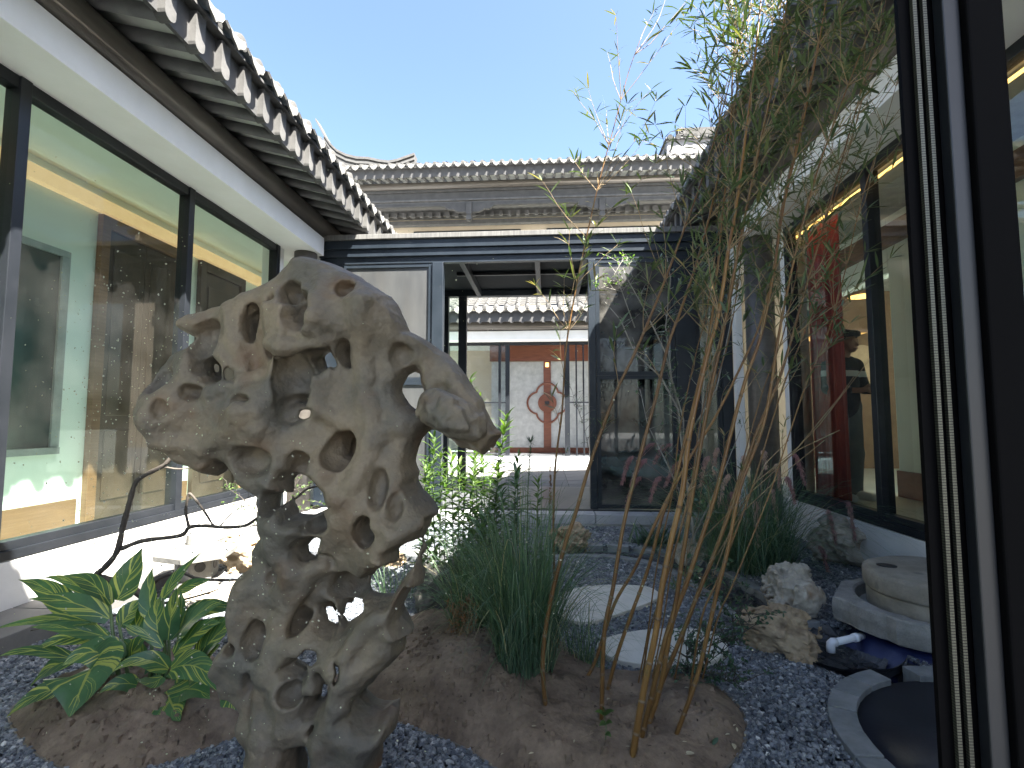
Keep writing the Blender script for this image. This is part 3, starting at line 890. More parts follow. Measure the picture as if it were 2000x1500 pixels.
HY = 15.45
hall = thing('tall_hall', 'tall grey-timbered hall with scalloped tile eave and cream upper wall, above the corridor', 'hall', (0, HY, 0.40))
HD = 4.28
eave(hall, -9.0, 7.5, dz=HD, box=False, roof_len=5.6, purlin_r=0.13, plain=True)
wallbox(hall, 'architrave', m_fascia, -9, 7.5, -0.40, -0.20, 8.02, 8.10, bevel=0.01)
wallbox(hall, 'tie_beam', m_fascia, -9, 7.5, -0.36, -0.20, 7.80, 8.017, bevel=0.01)
wallbox(hall, 'lower_moulding', m_rafter, -9, 7.5, -0.39, -0.20, 7.735, 7.797, bevel=0.01)
wallbox(hall, 'shadow_board', m_rafter, -9, 7.5, -0.33, -0.22, 7.69, 7.733)
def bracket_panel(x0, x1):
    w = x1 - x0
    top = 7.687
    pr = [(x0, top), (x0, 7.36), (x0 + .20, 7.36), (x0 + .30, 7.40), (x0 + .38, 7.45), (x0 + .52, 7.45), (x0 + .60, 7.48), (x0 + .66, 7.54), (x0 + .80, 7.565),
          (x1 - .80, 7.565), (x1 - .66, 7.54), (x1 - .60, 7.48), (x1 - .52, 7.45), (x1 - .38, 7.45), (x1 - .30, 7.40), (x1 - .20, 7.36), (x1, 7.36), (x1, top)]
    b = MB()
    n = len(pr)
    lowf = [p for p in pr]
    # front sheet as quads from the top edge down to the cut edge
    vs = [(p[0], -0.34, p[1]) for p in lowf[1:-1]] + [(p[0], -0.34, top) for p in lowf[1:-1]] + [(p[0], -0.27, p[1]) for p in lowf[1:-1]] + [(p[0], -0.27, top) for p in lowf[1:-1]]
    k = n - 2
    fs = []
    for i in range(k - 1):
        fs += [(i, i + 1, k + i + 1, k + i), (2 * k + i, 3 * k + i, 3 * k + i + 1, 2 * k + i + 1), (i, 2 * k + i, 2 * k + i + 1, i + 1)]
    b.add(vs, fs)
    bp = b.build('bracket_panel', m_fascia, hall)
    MB().tube([(p[0], -0.346, p[1] + 0.025) for p in lowf[1:-1]], 0.012, 5).build('panel_bead', m_tongue, bp)
hx = [-8.6, -6.47, -2.37, 1.73, 5.83]
for a, b in zip(hx[:-1], hx[1:]):
    bracket_panel(a + 0.1, b - 0.1)
for x in hx:
    c = MB()
    c.box(x - 0.09, x + 0.09, -0.38, -0.2, 7.30, 7.688)
    c.box(x - 0.07, x + 0.07, -0.36, -0.22, 7.22, 7.298)
    c.box(x - 0.09, x + 0.09, -0.38, -0.2, 7.13, 7.218)
    c.box(x - 0.05, x + 0.05, -0.34, -0.24, 7.09, 7.128)
    c.build('hanging_post', m_fascia, hall, bevel=0.008)
wallbox(hall, 'inner_fascia', m_rafter, -9, 7.5, 0.25, 0.29, 7.52, 7.68)
ir = MB()
for i in range(58):
    ir.box(-8.9 + i * PITCH_T, -8.9 + i * PITCH_T + 0.12, 0.16, 0.252, 7.46, 7.60)
ir.build('inner_rafter_row', m_rafter, hall, kind='stuff')
wallbox(hall, 'inner_soffit', m_rafter, -9, 7.5, -0.2, 1.0, 7.69, 7.73)
wallbox(hall, 'inner_beam', m_rafter, -9, 7.5, 0.60, 0.80, 7.38, 7.52)
HW = 0.95
def hwall(x0, x1, z0, z1):
    wallbox(hall, 'wall', m_cream, x0, x1, HW, HW + 0.25, z0, z1)
wz = 7.28
hwall(-9, -4.45, 0, 7.69); hwall(-0.82, 0.03, 0, 7.69); hwall(3.70, 7.5, 0, 7.69); hwall(-4.45, -0.82, wz, 7.69); hwall(0.03, 3.70, wz, 7.69); hwall(-4.45, -0.82, 0, 4.6); hwall(0.03, 3.70, 0, 4.6)
for x0, x1 in ((-4.45, -0.82), (0.03, 3.70)):
    f = MB()
    f.box(x0 + .002, x1 - .002, HW - 0.04, HW + 0.05, wz - 0.09, wz - 0.002); f.box(x0 + .002, x0 + 0.09, HW - 0.04, HW + 0.05, 4.602, wz - 0.092); f.box(x1 - 0.09, x1 - .002, HW - 0.04, HW + 0.05, 4.602, wz - 0.092)
    fo = f.build('upper_window', m_frame, hall)
    MB().box(x0 + 0.09, x1 - 0.09, HW + 0.06, HW + 0.07, 4.605, wz - 0.092).build('pane', mat('dark_upper_glass', (0.02, 0.022, 0.026), rough=0.1), fo)
# ridge with square spirals at both ends
RYR, RZ = 4.3, 10.83
rd = MB()
rd.box(-5.0, 4.97, RYR - 0.11, RYR + 0.11, RZ - 0.4, RZ + 0.27)
rdo = rd.build('ridge', m_tile, hall)
MB().box(-5.05, 5.02, RYR - 0.16, RYR + 0.16, RZ + 0.272, RZ + 0.35).build('ridge_cap', m_tongue, rdo)
def spiral(x, sgn, y, z, s, par):
    b = MB()
    t = 0.028 * s
    segs = [(-.22, .2, .22, .2), (.22, .2, .22, -.2), (.22, -.2, -.13, -.2), (-.13, -.2, -.13, .09), (-.13, .09, .11, .09), (.11, .09, .11, -.08), (.11, -.08, -.02, -.08)]
    for xa, za, xb, zb2 in segs:
        xa, xb = sorted((sgn * xa * s + x, sgn * xb * s + x)); za, zb2 = sorted((za * s + z, zb2 * s + z))
        b.box(xa - t, xb + t, y - 0.03, y - 0.002, za - t, zb2 + t)
    return b.build('spiral_ornament', m_tongue, par)
spiral(-4.75, 1, RYR - 0.11, RZ + 0.02, 0.95, rdo)
spiral(4.72, -1, RYR - 0.11, RZ + 0.02, 0.95, rdo)
for i in range(9):
    x = -4.35 + i * 1.0
    MB().box(x + 0.01, x + 0.69 + 0.29, RYR - 0.122, RYR - 0.112, RZ - 0.12, RZ + 0.22).build('ridge_panel', m_tile, rdo)

# swept gable ridge rising at the left above the hall eave
gr = thing('gable_ridge', 'pale layered ridge sweeping up to a thin upturned tip at the roof corner', 'roof ridge')
ctrl = [(621, 238), (628, 250), (636, 266), (648, 284), (662, 298), (680, 307), (700, 312), (722, 313), (745, 318), (762, 320), (778, 317), (795, 311), (812, 305)]
GY = 17.6
base = [at(u, v, GY) for u, v in ctrl]
def swept(off0, off1, y0, y1, name, par, i0=0, i1=None):
    b = MB()
    L_ = base[i0:i1]
    vs, fs = [], []
    for p in L_:
        vs += [(p.x, p.y + y0, p.z - off0), (p.x, p.y + y1, p.z - off0), (p.x, p.y + y1, p.z - off1), (p.x, p.y + y0, p.z - off1)]
    for i in range(len(L_) - 1):
        for k in range(4):
            fs.append((4 * i + k, 4 * i + (k + 1) % 4, 4 * i + 4 + (k + 1) % 4, 4 * i + 4 + k))
    fs += [(3, 2, 1, 0), tuple(4 * (len(L_) - 1) + k for k in range(4))]
    return b.add(vs, fs).build(name, m_tongue, par)
swept(-0.02, 0.075, -0.22, 0.22, 'cap_course', gr)
swept(0.077, 0.15, -0.15, 0.15, 'upper_course', gr, 2)
swept(0.152, 0.235, -0.20, 0.20, 'middle_course', gr, 2)
swept(0.237, 0.33, -0.14, 0.14, 'lower_course', gr, 2)
swept(0.332, 0.42, -0.22, 0.22, 'foot_course', gr, 3)
swept(0.422, 1.3, -0.10, 0.10, 'gable_face', gr, 3)
for k in range(11):                           # the cap's round end
    pass
# gable block at the right with its own small ridge
gb = thing('gable_block', 'white gable wall end with tile coping and spiral-ended ridge, top right behind bamboo', 'gable')
GBY = 18.5
p0, p1 = at(1303, 303, GBY), at(1372, 271, GBY)
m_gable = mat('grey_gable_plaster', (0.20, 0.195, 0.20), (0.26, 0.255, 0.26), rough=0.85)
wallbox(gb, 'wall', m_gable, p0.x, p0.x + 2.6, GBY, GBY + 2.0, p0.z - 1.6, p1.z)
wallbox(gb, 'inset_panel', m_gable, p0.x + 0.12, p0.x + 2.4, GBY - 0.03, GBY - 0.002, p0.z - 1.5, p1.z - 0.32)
for i in range(8):
    MB().tube([(p0.x + 0.1 + i * 0.3, GBY - 0.12, p1.z + 0.05), (p0.x + 0.1 + i * 0.3, GBY + 0.6, p1.z + 0.22)], 0.10, 10).build('coping_tile', m_tile, gb)
wallbox(gb, 'coping_board', m_rafter, p0.x - 0.06, p0.x + 2.7, GBY - 0.10, GBY + 2.0, p1.z + 0.002, p1.z + 0.05)
p2 = at(1321, 253, GBY + 0.8)
wallbox(gb, 'ridge', m_tile, p2.x, p2.x + 2.2, GBY + 0.7, GBY + 0.95, p1.z + 0.1, p2.z)
spiral(p2.x + 0.17, -1, GBY + 0.7, p2.z - 0.16, 0.55, gb)

# ---- the camera's room, its unseen rear opened to let fill light in
near = thing('open_backed_gallery', 'narrow glazed gallery holding the black window post, its back left open for fill light', 'gallery', (0, 0.20, 0), PI, 'low houses round the courtyard')
eave(near, -3.0, 3.6, roof_len=2.3)
wallbox(near, 'upper_wall', m_white, -3.0, 3.6, 0.0, 0.2, 3.553, 4.35)
wallbox(near, 'floor', m_darkfloor, -2.8, 3.4, -0.05, 1.5, 0.2, 0.45)
wallbox(near, 'plinth', m_plinth, -2.8, 3.4, -0.12, -0.052, -0.1, 0.45)
wallbox(near, 'ceiling', m_white, -2.8, 3.4, 0.205, 1.5, 3.71, 3.78)
for x in (-2.7, 0.3, 3.3):
    wallbox(near, 'rear_post', m_frame, x - 0.05, x + 0.05, 1.38, 1.48, 0.452, 3.708)
tag(MB().box(-9, 9, -16, -1.32, -0.2, 0.30).build('bounce_yard', m_bounce_yard), kind='structure')  # unseen yard added behind the camera to bounce light onto the rock
def nb(name, m, x0, x1, y0, y1, z0, z1, par, **kw):     # box given in world coordinates, parented into the turned room
    b = MB().box(-x1, -x0, 0.20 - y1, 0.20 - y0, z0, z1)
    return b.build(name, m, par, **kw)
xm = at(1800, 750, 0.352).x
xe = at(1948, 0, 0.342).x
mul_ = nb('mullion', m_gasket, xm + 0.033, xe, 0.338, 0.352, 0.46, 3.545, near, bevel=0.0015)
nb('gasket', m_gasket, xm, xm + 0.0328, 0.3535, 0.357, 0.46, 3.545, mul_)
m_spacer = mat('perforated_spacer', (0.065, 0.068, 0.052), (0.08, 0.083, 0.066), rough=0.4, metal=0.6)
N_, L2 = m_spacer.node_tree.nodes, m_spacer.node_tree.links
tc_ = N_.new('ShaderNodeTexCoord'); sx_ = N_.new('ShaderNodeSeparateXYZ'); L2.new(tc_.outputs['Object'], sx_.inputs[0])
mm_ = N_.new('ShaderNodeMath'); mm_.operation = 'PINGPONG'; mm_.inputs[1].default_value = 0.0009; L2.new(sx_.outputs['Z'], mm_.inputs[0])
lt_ = N_.new('ShaderNodeMath'); lt_.operation = 'LESS_THAN'; lt_.inputs[1].default_value = 0.00034; L2.new(mm_.outputs[0], lt_.inputs[0])
b_ = N_['Principled BSDF']; src_ = b_.inputs['Base Color'].links[0].from_socket
mx_ = N_.new('ShaderNodeMix'); mx_.data_type = 'RGBA'; L2.new(lt_.outputs[0], mx_.inputs[0]); L2.new(src_, mx_.inputs[6]); mx_.inputs[7].default_value = (0.012, 0.012, 0.012, 1); L2.new(mx_.outputs[2], b_.inputs['Base Color'])
nb('spacer_bar', m_spacer, xm + 0.0072, xm + 0.0098, 0.3495, 0.3525, 0.46, 3.545, mul_)
nb('spacer_bar', m_spacer, xm + 0.0138, xm + 0.0164, 0.3495, 0.3525, 0.46, 3.545, mul_)
nb('cover_strip', m_alu, xm + 0.0215, xm + 0.0327, 0.343, 0.352, 0.46, 3.545, mul_, bevel=0.001)
nb('mullion', m_gasket, -1.55, -1.48, 0.29, 0.40, 0.46, 3.545, near)
nb('mullion', m_gasket, 1.75, 1.82, 0.29, 0.40, 0.46, 3.545, near)
nb('window_frame', m_gasket, -2.6, 2.8, 0.29, 0.40, 3.47, 3.545, near)
nb('window_frame', m_gasket, -2.6, 2.8, 0.29, 0.40, 0.452, 0.53, near)
pn = MB().add([(1.48, -0.165, 0.53), (-xm - 0.001, -0.165, 0.53), (-xm - 0.001, -0.165, 3.47), (1.48, -0.165, 3.47)], [(0, 1, 2, 3)]).build('pane', m_clear, near)
MB().add([(-xe - 0.001, -0.165, 0.53), (-1.75, -0.165, 0.53), (-1.75, -0.165, 3.47), (-xe - 0.001, -0.165, 3.47)], [(0, 1, 2, 3)]).build('pane', m_clear, near)
for o in PROTO.values():
    bpy.data.objects.remove(o)

# ------------------------------------------------------------------ the courtyard floor
def smooth_path(pts, n=120):
    """Catmull-Rom through ground points"""
    P = [np.array(p[:2], dtype=float) for p in pts]
    P = [2 * P[0] - P[1]] + P + [2 * P[-1] - P[-2]]
    out = []
    m = max(2, n // (len(P) - 3))
    for i in range(1, len(P) - 2):
        for t in np.linspace(0, 1, m, endpoint=False):
            a, b, c, d = P[i - 1], P[i], P[i + 1], P[i + 2]
            out.append(0.5 * (2 * b + (c - a) * t + (2 * a - 5 * b + 4 * c - d) * t * t + (3 * b - a - 3 * c + d) * t ** 3))
    out.append(P[-2])
    return np.array(out)
def path_dist(Q, path):
    Q = np.asarray(Q)[:, :2]
    best = np.full(len(Q), 1e9)
    for a, b in zip(path[:-1], path[1:]):
        ab = b - a
        t = np.clip(((Q - a) @ ab) / max(1e-9, ab @ ab), 0, 1)
        best = np.minimum(best, np.linalg.norm(Q - a - t[:, None] * ab, axis=1))
    return best
def poly_sdf(Q, poly):
    """positive inside"""
    Q = np.asarray(Q)[:, :2]
    poly = np.asarray(poly, dtype=float)
    d = np.full(len(Q), 1e9)
    inside = np.zeros(len(Q), dtype=bool)
    n = len(poly)
    for i in range(n):
        a, b = poly[i], poly[(i + 1) % n]
        ab = b - a
        t = np.clip(((Q - a) @ ab) / max(1e-12, ab @ ab), 0, 1)
        d = np.minimum(d, np.linalg.norm(Q - a - t[:, None] * ab, axis=1))
        c = (a[1] > Q[:, 1]) != (b[1] > Q[:, 1])
        with np.errstate(divide='ignore', invalid='ignore'):
            xi = (b[0] - a[0]) * (Q[:, 1] - a[1]) / (b[1] - a[1]) + a[0]
        inside ^= c & (Q[:, 0] < xi)
    return np.where(inside, d, -d)
def closed(pts, n=100):
    P = [np.array(p[:2], dtype=float) for p in pts]
    k = len(P)
    out = []
    m = max(2, n // k)
    for i in range(k):
        a, b, c, d = P[i - 1], P[i], P[(i + 1) % k], P[(i + 2) % k]
        for t in np.linspace(0, 1, m, endpoint=False):
            out.append(0.5 * (2 * b + (c - a) * t + (2 * a - 5 * b + 4 * c - d) * t * t + (3 * b - a - 3 * c + d) * t ** 3))
    return np.array(out)

stream = smooth_path([on(560, 1092), on(760, 1092), on(940, 1086), on(1110, 1077), on(1230, 1083), on(1340, 1108), on(1425, 1155), on(1510, 1215), on(1600, 1262), on(1700, 1300)], 90)
SW = 0.19
BASIN = np.array(on(1640, 1262)[:2]); BR_ = 0.30
POND = np.array([1.93, 2.10]); PR = 0.66
bed_l = closed([on(18, 1400), on(70, 1475), on(170, 1512), on(300, 1500), on(440, 1452), on(560, 1400), on(560, 1330), on(430, 1290), on(330, 1290), on(200, 1310), on(80, 1350)])
bed_c = closed([on(640, 1350), on(775, 1412), on(905, 1462), on(1000, 1520), on(1200, 1570), on(1380, 1530), on(1455, 1450), on(1440, 1380), on(1370, 1330), on(1255, 1318), on(1165, 1312), on(1080, 1240), on(1000, 1190), on(900, 1172), on(815, 1200), on(720, 1270)])
slabs = [(closed([on(1083, 1188), on(1120, 1158), on(1190, 1150), on(1262, 1153), on(1288, 1168), on(1275, 1182), on(1215, 1205), on(1150, 1224), on(1100, 1214)], 45), 0.032),
         (closed([on(1166, 1268), on(1220, 1247), on(1300, 1238), on(1385, 1243), on(1422, 1270), on(1400, 1300), on(1330, 1313), on(1250, 1309), on(1190, 1295)], 45), 0.036)]

def lowering(Q):
    d1 = path_dist(Q, stream)
    h = -0.13 * np.clip((SW - d1) / 0.06, 0, 1)
    d2 = np.linalg.norm(np.asarray(Q)[:, :2] - POND, axis=1)
    h = np.minimum(h, -0.12 * np.clip((BR_ - np.linalg.norm(np.asarray(Q)[:, :2] - BASIN, axis=1)) / 0.06, 0, 1))
    return np.minimum(h, -0.30 * np.clip((PR - d2) / 0.05, 0, 1))
xs, ys = np.arange(-3.42, 2.82, 0.03), np.arange(-0.1, 6.75, 0.03)
X, Y = np.meshgrid(xs, ys, indexing='xy')
Q = np.stack([X.ravel(), Y.ravel()], 1)
Z = lowering(Q) - 0.012 - 0.06 * np.clip(np.maximum(poly_sdf(Q, bed_l), poly_sdf(Q, bed_c)) / 0.03, 0, 1) + 0.006 * vnoise(np.c_[Q, np.zeros(len(Q))], 4, 3)
nx, ny = len(xs), len(ys)
idx = np.arange(nx * ny).reshape(ny, nx)
quads = np.stack([idx[:-1, :-1], idx[:-1, 1:], idx[1:, 1:], idx[1:, :-1]], -1).reshape(-1, 4)
gb_o = mesh_np('courtyard_ground', np.c_[Q, Z], quads, m_gravelbase)
tag(gb_o, kind='structure')

# paving ledge along the left house
pv = None
for i in range(9):
    b = MB().box(-3.40, -2.98, 0.2 + i * 0.72 + 0.003, 0.2 + (i + 1) * 0.72 - 0.003, -0.05, 0.115)
    o = b.build('paving_slab', m_pave, None, bevel=0.005)
    if pv is None:
        pv = thing('paving_ledge', 'pale paving ledge running along the foot of the left house, partly in shadow', 'pavement', (0, 0, 0))
    o.parent = pv

# loose dark slate chips
def chips(n, x0, x1, y0, y1, s0, s1, seed):
    r = np.random.default_rng(seed)
    P = np.c_[r.uniform(x0, x1, n), r.uniform(y0, y1, n)]
    # keep only what the camera can see
    w = P[:, 0] / P[:, 1]
    keep = (w > -1.15) & (w < 0.95)
    keep &= (P[:, 0] > -2.97)
    keep &= path_dist(P, stream) > SW + 0.075
    keep &= np.linalg.norm(P - POND, axis=1) > PR + 0.10
    keep &= np.linalg.norm(P - BASIN, axis=1) > BR_ + 0.02
    for b in (bed_l, bed_c):
        keep &= poly_sdf(P, b) < 0.0
    for b, _ in slabs:
        keep &= poly_sdf(P, b) < 0.004
    return P[keep], r
base8 = np.array([(-1, -1, -1), (1, -1, -1), (1, 1, -1), (-1, 1, -1), (-.6, -.6, 1), (.6, -.6, 1), (.6, .6, 1), (-.6, .6, 1)], dtype=float)
q8 = np.array([(4, 5, 6, 7), (0, 1, 5, 4), (1, 2, 6, 5), (2, 3, 7, 6), (3, 0, 4, 7)])
VS, FS, AT = [], [], []
off = 0
for (n, x0, x1, y0, y1, s0, s1, sd) in ((62000, -2.97, 2.5, 1.45, 3.0, 0.0046, 0.0100, 1), (48000, -2.97, 2.82, 3.0, 4.6, 0.007, 0.013, 2), (27000, -2.97, 2.82, 4.6, 6.35, 0.009, 0.016, 3)):
    P, r = chips(n, x0, x1, y0, y1, s0, s1, sd)
    k = len(P)
    s = r.uniform(s0, s1, (k, 1, 1)) * np.array([1.25, 0.95, 0.62])
    v = (base8[None] + r.uniform(-0.42, 0.42, (k, 8, 3))) * s
    # random turn: yaw then a tilt
    a = r.uniform(0, 2 * PI, k); t = r.uniform(-0.7, 0.7, k)
    c, sn = np.cos(t)[:, None], np.sin(t)[:, None]
    y2 = v[..., 1] * c - v[..., 2] * sn; z2 = v[..., 1] * sn + v[..., 2] * c
    c, sn = np.cos(a)[:, None], np.sin(a)[:, None]
    x3 = v[..., 0] * c - y2 * sn; y3 = v[..., 0] * sn + y2 * c
    z = r.uniform(-0.004, 0.010, k)[:, None]
    v = np.stack([x3 + P[:, :1], y3 + P[:, 1:], z2 + z], -1)
    VS.append(v.reshape(-1, 3))
    FS.append((q8[None] + (off + np.arange(k) * 8)[:, None, None]).reshape(-1, 4))
    AT.append(np.repeat(r.uniform(0, 1, k), 8))
    off += 8 * k
for b_ in (bed_l, bed_c):                    # chips banked up against the edging
    r = np.random.default_rng(9)
    k = 5200
    i = r.integers(0, len(b_), k)
    c_ = b_.mean(axis=0)
    dv = b_[i] - c_; dv /= np.linalg.norm(dv, axis=1)[:, None]
    P = b_[i] + dv * r.uniform(0.004, 0.05, (k, 1)) + r.normal(0, 0.006, (k, 2))
    ok = (poly_sdf(P, b_) < -0.002) & (P[:, 1] > 1.4)
    for b2, _ in slabs: ok &= poly_sdf(P, b2) < 0.004
    P = P[ok]; k = len(P)
    v = (base8[None] + r.uniform(-0.42, 0.42, (k, 8, 3))) * r.uniform(0.0045, 0.0095, (k, 1, 1)) * np.array([1.2, 1.0, 0.8])
    a = r.uniform(0, 2 * PI, k); c, sn = np.cos(a)[:, None], np.sin(a)[:, None]
    v = np.stack([v[..., 0] * c - v[..., 1] * sn + P[:, :1], v[..., 0] * sn + v[..., 1] * c + P[:, 1:], v[..., 2] + r.uniform(-0.006, 0.003, k)[:, None]], -1)
    VS.append(v.reshape(-1, 3)); FS.append((q8[None] + (off + np.arange(k) * 8)[:, None, None]).reshape(-1, 4)); AT.append(np.repeat(r.uniform(0, 1, k), 8)); off += 8 * k
go = mesh_np('gravel', np.concatenate(VS), np.concatenate(FS), m_gravel, np.concatenate(AT), smooth=False)
tag(go, kind='stuff')

# soil beds with thin steel edging
def bed(poly, name, mound, seed, edge_label):
    c = poly.mean(axis=0)
    n = len(poly)
    rings = np.linspace(0, 1, 46)
    V = []
    for s in rings:
        V.append(c + (poly - c) * s)
    V = np.concatenate(V)
    d = np.maximum(poly_sdf(V, poly), 0)
    z = 0.004 + 0.055 * np.clip(d / 0.12, 0, 1)
    P3 = np.c_[V, np.zeros(len(V))]
    for (mx, my, mr, mh) in mound:
        z += mh * np.exp(-((V[:, 0] - mx) ** 2 + (V[:, 1] - my) ** 2) / mr ** 2) * np.clip(d / 0.22, 0, 1)
    edge = np.clip(d / 0.06, 0, 1)
    lump = np.maximum(0, vnoise(P3, 9, seed)) * 0.030 + np.maximum(0, vnoise(P3, 24, seed + 1)) * 0.024 + vnoise(P3, 48, seed + 2) * 0.010
    rough = 0.35 + 0.9 * np.clip(vnoise(P3, 2.2, seed + 5) + 0.35, 0, 1)
    z += edge * lump * rough
    F = []
    for j in range(len(rings) - 1):
        a = j * n + np.arange(n); b = j * n + (np.arange(n) + 1) % n
        F.append(np.stack([a, b, b + n, a + n], -1))
    o = mesh_np(name, np.c_[V, z], np.concatenate(F), m_soil)
    tag(o, kind='structure')
    e = MB()
    k = n
    vs = []
    for p in poly:
        dirv = (p - c) / np.linalg.norm(p - c)
        q = p + dirv * 0.006
        vs += [(p[0], p[1], -0.05), (p[0], p[1], 0.010), (q[0], q[1], 0.010), (q[0], q[1], -0.05)]
    fs = []
    for i in range(k):
        j = (i + 1) % k
        for m in range(3):
            fs.append((4 * i + m, 4 * j + m, 4 * j + m + 1, 4 * i + m + 1))
    tag(e.add(vs, fs).build('steel_edging', m_edge), edge_label, 'garden edging')
    return o
bed(bed_l, 'soil_bed', [(-1.75, 2.25, 0.5, 0.06)], 21, 'thin steel edging round the left soil bed under the striped-leaf plant')
bed(bed_c, 'soil_bed', [(-0.42, 2.55, 0.42, 0.13), (0.1, 2.5, 0.5, 0.05)], 31, 'thin steel edging round the middle soil bed under the grass and bamboo')

# clods, fallen leaves
cl = MB()
for i in range(620):
    u, v = random.uniform(770, 1010), random.uniform(1225, 1390)
    if random.random() < 0.35:
        u, v = random.uniform(900, 1440), random.uniform(1330, 1500)
    if random.random() < 0.2:
        u, v = random.uniform(60, 400), random.uniform(1340, 1480)
    p = on(u, v, 0.1)
    s = 0.003 + 0.017 * random.random() ** 2.2
    vv = [(p.x + s * random.uniform(.6, 1.2) * x, p.y + s * random.uniform(.6, 1.2) * y, 0.10 + s * 0.7 * z) for x, y, z in base8]
    cl.add(vv, [tuple(f) for f in q8])
DG = None

def soil_z(objs, x, y):
    return None
from mathutils.bvhtree import BVHTree
def bvh_of(*objs):
    vs, fs = [], []
    for o in objs:
        b = len(vs)
        vs += [v.co.copy() for v in o.data.vertices]
        fs += [tuple(b + i for i in p.vertices) for p in o.data.polygons]
    return BVHTree.FromPolygons(vs, fs)
SOIL = bvh_of(*[o for o in bpy.data.objects if o.name.startswith('soil_bed')], gb_o)
def gz(x, y):
    h = SOIL.ray_cast(Vector((x, y, 2.0)), Vector((0, 0, -1)))
    return h[0].z if h[0] else 0.0
def onsoil(u, v):
    d = ray(u, v)
    h = SOIL.ray_cast(CAM, d.normalized())
    return h[0] if h[0] else on(u, v)
# drop the clods onto the soil
for i in range(0, len(cl.v), 8):
    cx = sum(cl.v[i + k][0] for k in range(8)) / 8; cy = sum(cl.v[i + k][1] for k in range(8)) / 8
    dz = gz(cx, cy) - 0.096
    for k in range(8):
        a = cl.v[i + k]
        cl.v[i + k] = (a[0], a[1], a[2] + dz)
tag(cl.build('soil_clods', m_soil), kind='stuff')
fallen = [(1437, 1418), (1440, 1432), (1425, 1437), (1455, 1442), (1392, 1458), (1432, 1456), (1356, 1475), (1172, 1330), (1333, 1452), (1038, 1422), (1122, 1448), (1042, 1474), (825, 1395), (1345, 1346), (978, 1478), (1222, 1462), (1190, 1367)]
fl0 = None
for i, (u, v) in enumerate(fallen):
    p = onsoil(u, v)
    b = MB()
    L_ = 0.045 if (u, v) in ((1392, 1458), (1432, 1456), (1356, 1475)) else random.uniform(0.016, 0.030)
    b.leaf((0, 0, 0.004), (1, 0, 0.12), (0, 0, 1), L_, L_ * 0.45, 0.25, 4, 0.3, random.random())
    o = b.build('fallen_leaf', m_dgreen if (u, v) == (1392, 1458) else m_dry, None, smooth=True)
    o.location = (p.x, p.y, p.z + 0.003)
    o.rotation_euler = (random.uniform(-.2, .2), random.uniform(-.2, .2), random.uniform(0, 6.28))
    lab = 'green oval leaf lying on the bare soil at the right of the middle bed' if (u, v) == (1392, 1458) else 'small dry pale leaf fallen on the brown soil'
    tag(o, lab, 'leaf', 'leaves fallen on the soil')

# stepping stones
for k, (poly, zt) in enumerate(slabs):
    n = len(poly)
    b = MB()
    b.add([(p[0], p[1], -0.03) for p in poly] + [(p[0], p[1], zt) for p in poly],
          [tuple(range(n, 2 * n))] + [(i, (i + 1) % n, n + (i + 1) % n, n + i) for i in range(n)])
    o = b.build('stepping_stone', m_slab, None, bevel=0.006)
    tag(o, ['pale half-round stepping stone farther back in the gravel behind the grass', 'pale oval stepping stone nearer the bamboo stems in the gravel'][k], 'stepping stone', 'stepping stones in the gravel')

# stream bed: dark split slate, kerbs of grey brick
V, n = [], len(stream)
tg = np.gradient(stream, axis=0); tg /= np.linalg.norm(tg, axis=1)[:, None]
nm = np.c_[-tg[:, 1], tg[:, 0]]
cols = np.linspace(-SW - 0.02, SW + 0.02, 15)
dense = smooth_path(stream[::3], 420)
tgd = np.gradient(dense, axis=0); tgd /= np.linalg.norm(tgd, axis=1)[:, None]
nmd = np.c_[-tgd[:, 1], tgd[:, 0]]
V = np.concatenate([dense + nmd * c for c in cols])
ss = np.tile(np.arange(len(dense)) * 0.02, len(cols))
cc = np.repeat(cols, len(dense))
lay = vnoise(np.c_[ss * 0.35, cc * 5.0, np.zeros(len(ss))], 5, 41)
prof = -0.105 + 0.10 * (np.abs(cc) / (SW + 0.02)) ** 2
zz = prof + 0.035 * np.round(lay * 3) / 3 + 0.008 * vnoise(np.c_[ss, cc, cc], 22, 42)
L_ = len(dense)
F_ = []
for c in range(len(cols) - 1):
    a = c * L_ + np.arange(L_ - 1)
    F_.append(np.stack([a, a + 1, a + L_ + 1, a + L_], -1))
o = mesh_np('stream_bed', np.c_[V, zz], np.concatenate(F_), m_slate, smooth=False)
tag(o, kind='structure')
kb = [None, None]
for sgn in (-1, 1):
    kt = thing('stream_kerb', ['low grey brick kerb on the far bank of the dry stream', 'low grey brick kerb on the near bank of the dry stream, beside the stepping stones'][0 if sgn > 0 else 1], 'kerb', (0, 0, 0), 0, 'kerbs of the dry stream')
    acc = 0; i0 = 0
    seg = np.linalg.norm(np.diff(dense, axis=0), axis=1)
    for i in range(len(dense) - 1):
        acc += seg[i]
        if acc > 0.21:
            a, b = dense[i0], dense[i]
            if np.linalg.norm(a - POND) > PR + 0.18 and np.linalg.norm((a + b) / 2 - BASIN) > BR_ + 0.12 and i0 > 4:
                d = (b - a); ln = np.linalg.norm(d); ang = math.atan2(d[1], d[0])
                mid = (a + b) / 2 + nmd[(i0 + i) // 2] * sgn * (SW + 0.03)
                br = MB().box(-ln / 2 + 0.003, ln / 2 - 0.003, -0.042, 0.042, -0.08, 0.026).build('brick', m_brick, kt, bevel=0.005)
                br.location = (mid[0], mid[1], random.uniform(-.006, .006)); br.rotation_euler = (random.uniform(-.03, .03), random.uniform(-.02, .02), ang)
            acc = 0; i0 = i
bs = MB()
rr_ = np.linspace(0, BR_ + 0.01, 12); na = 40
bv, bf = [], []
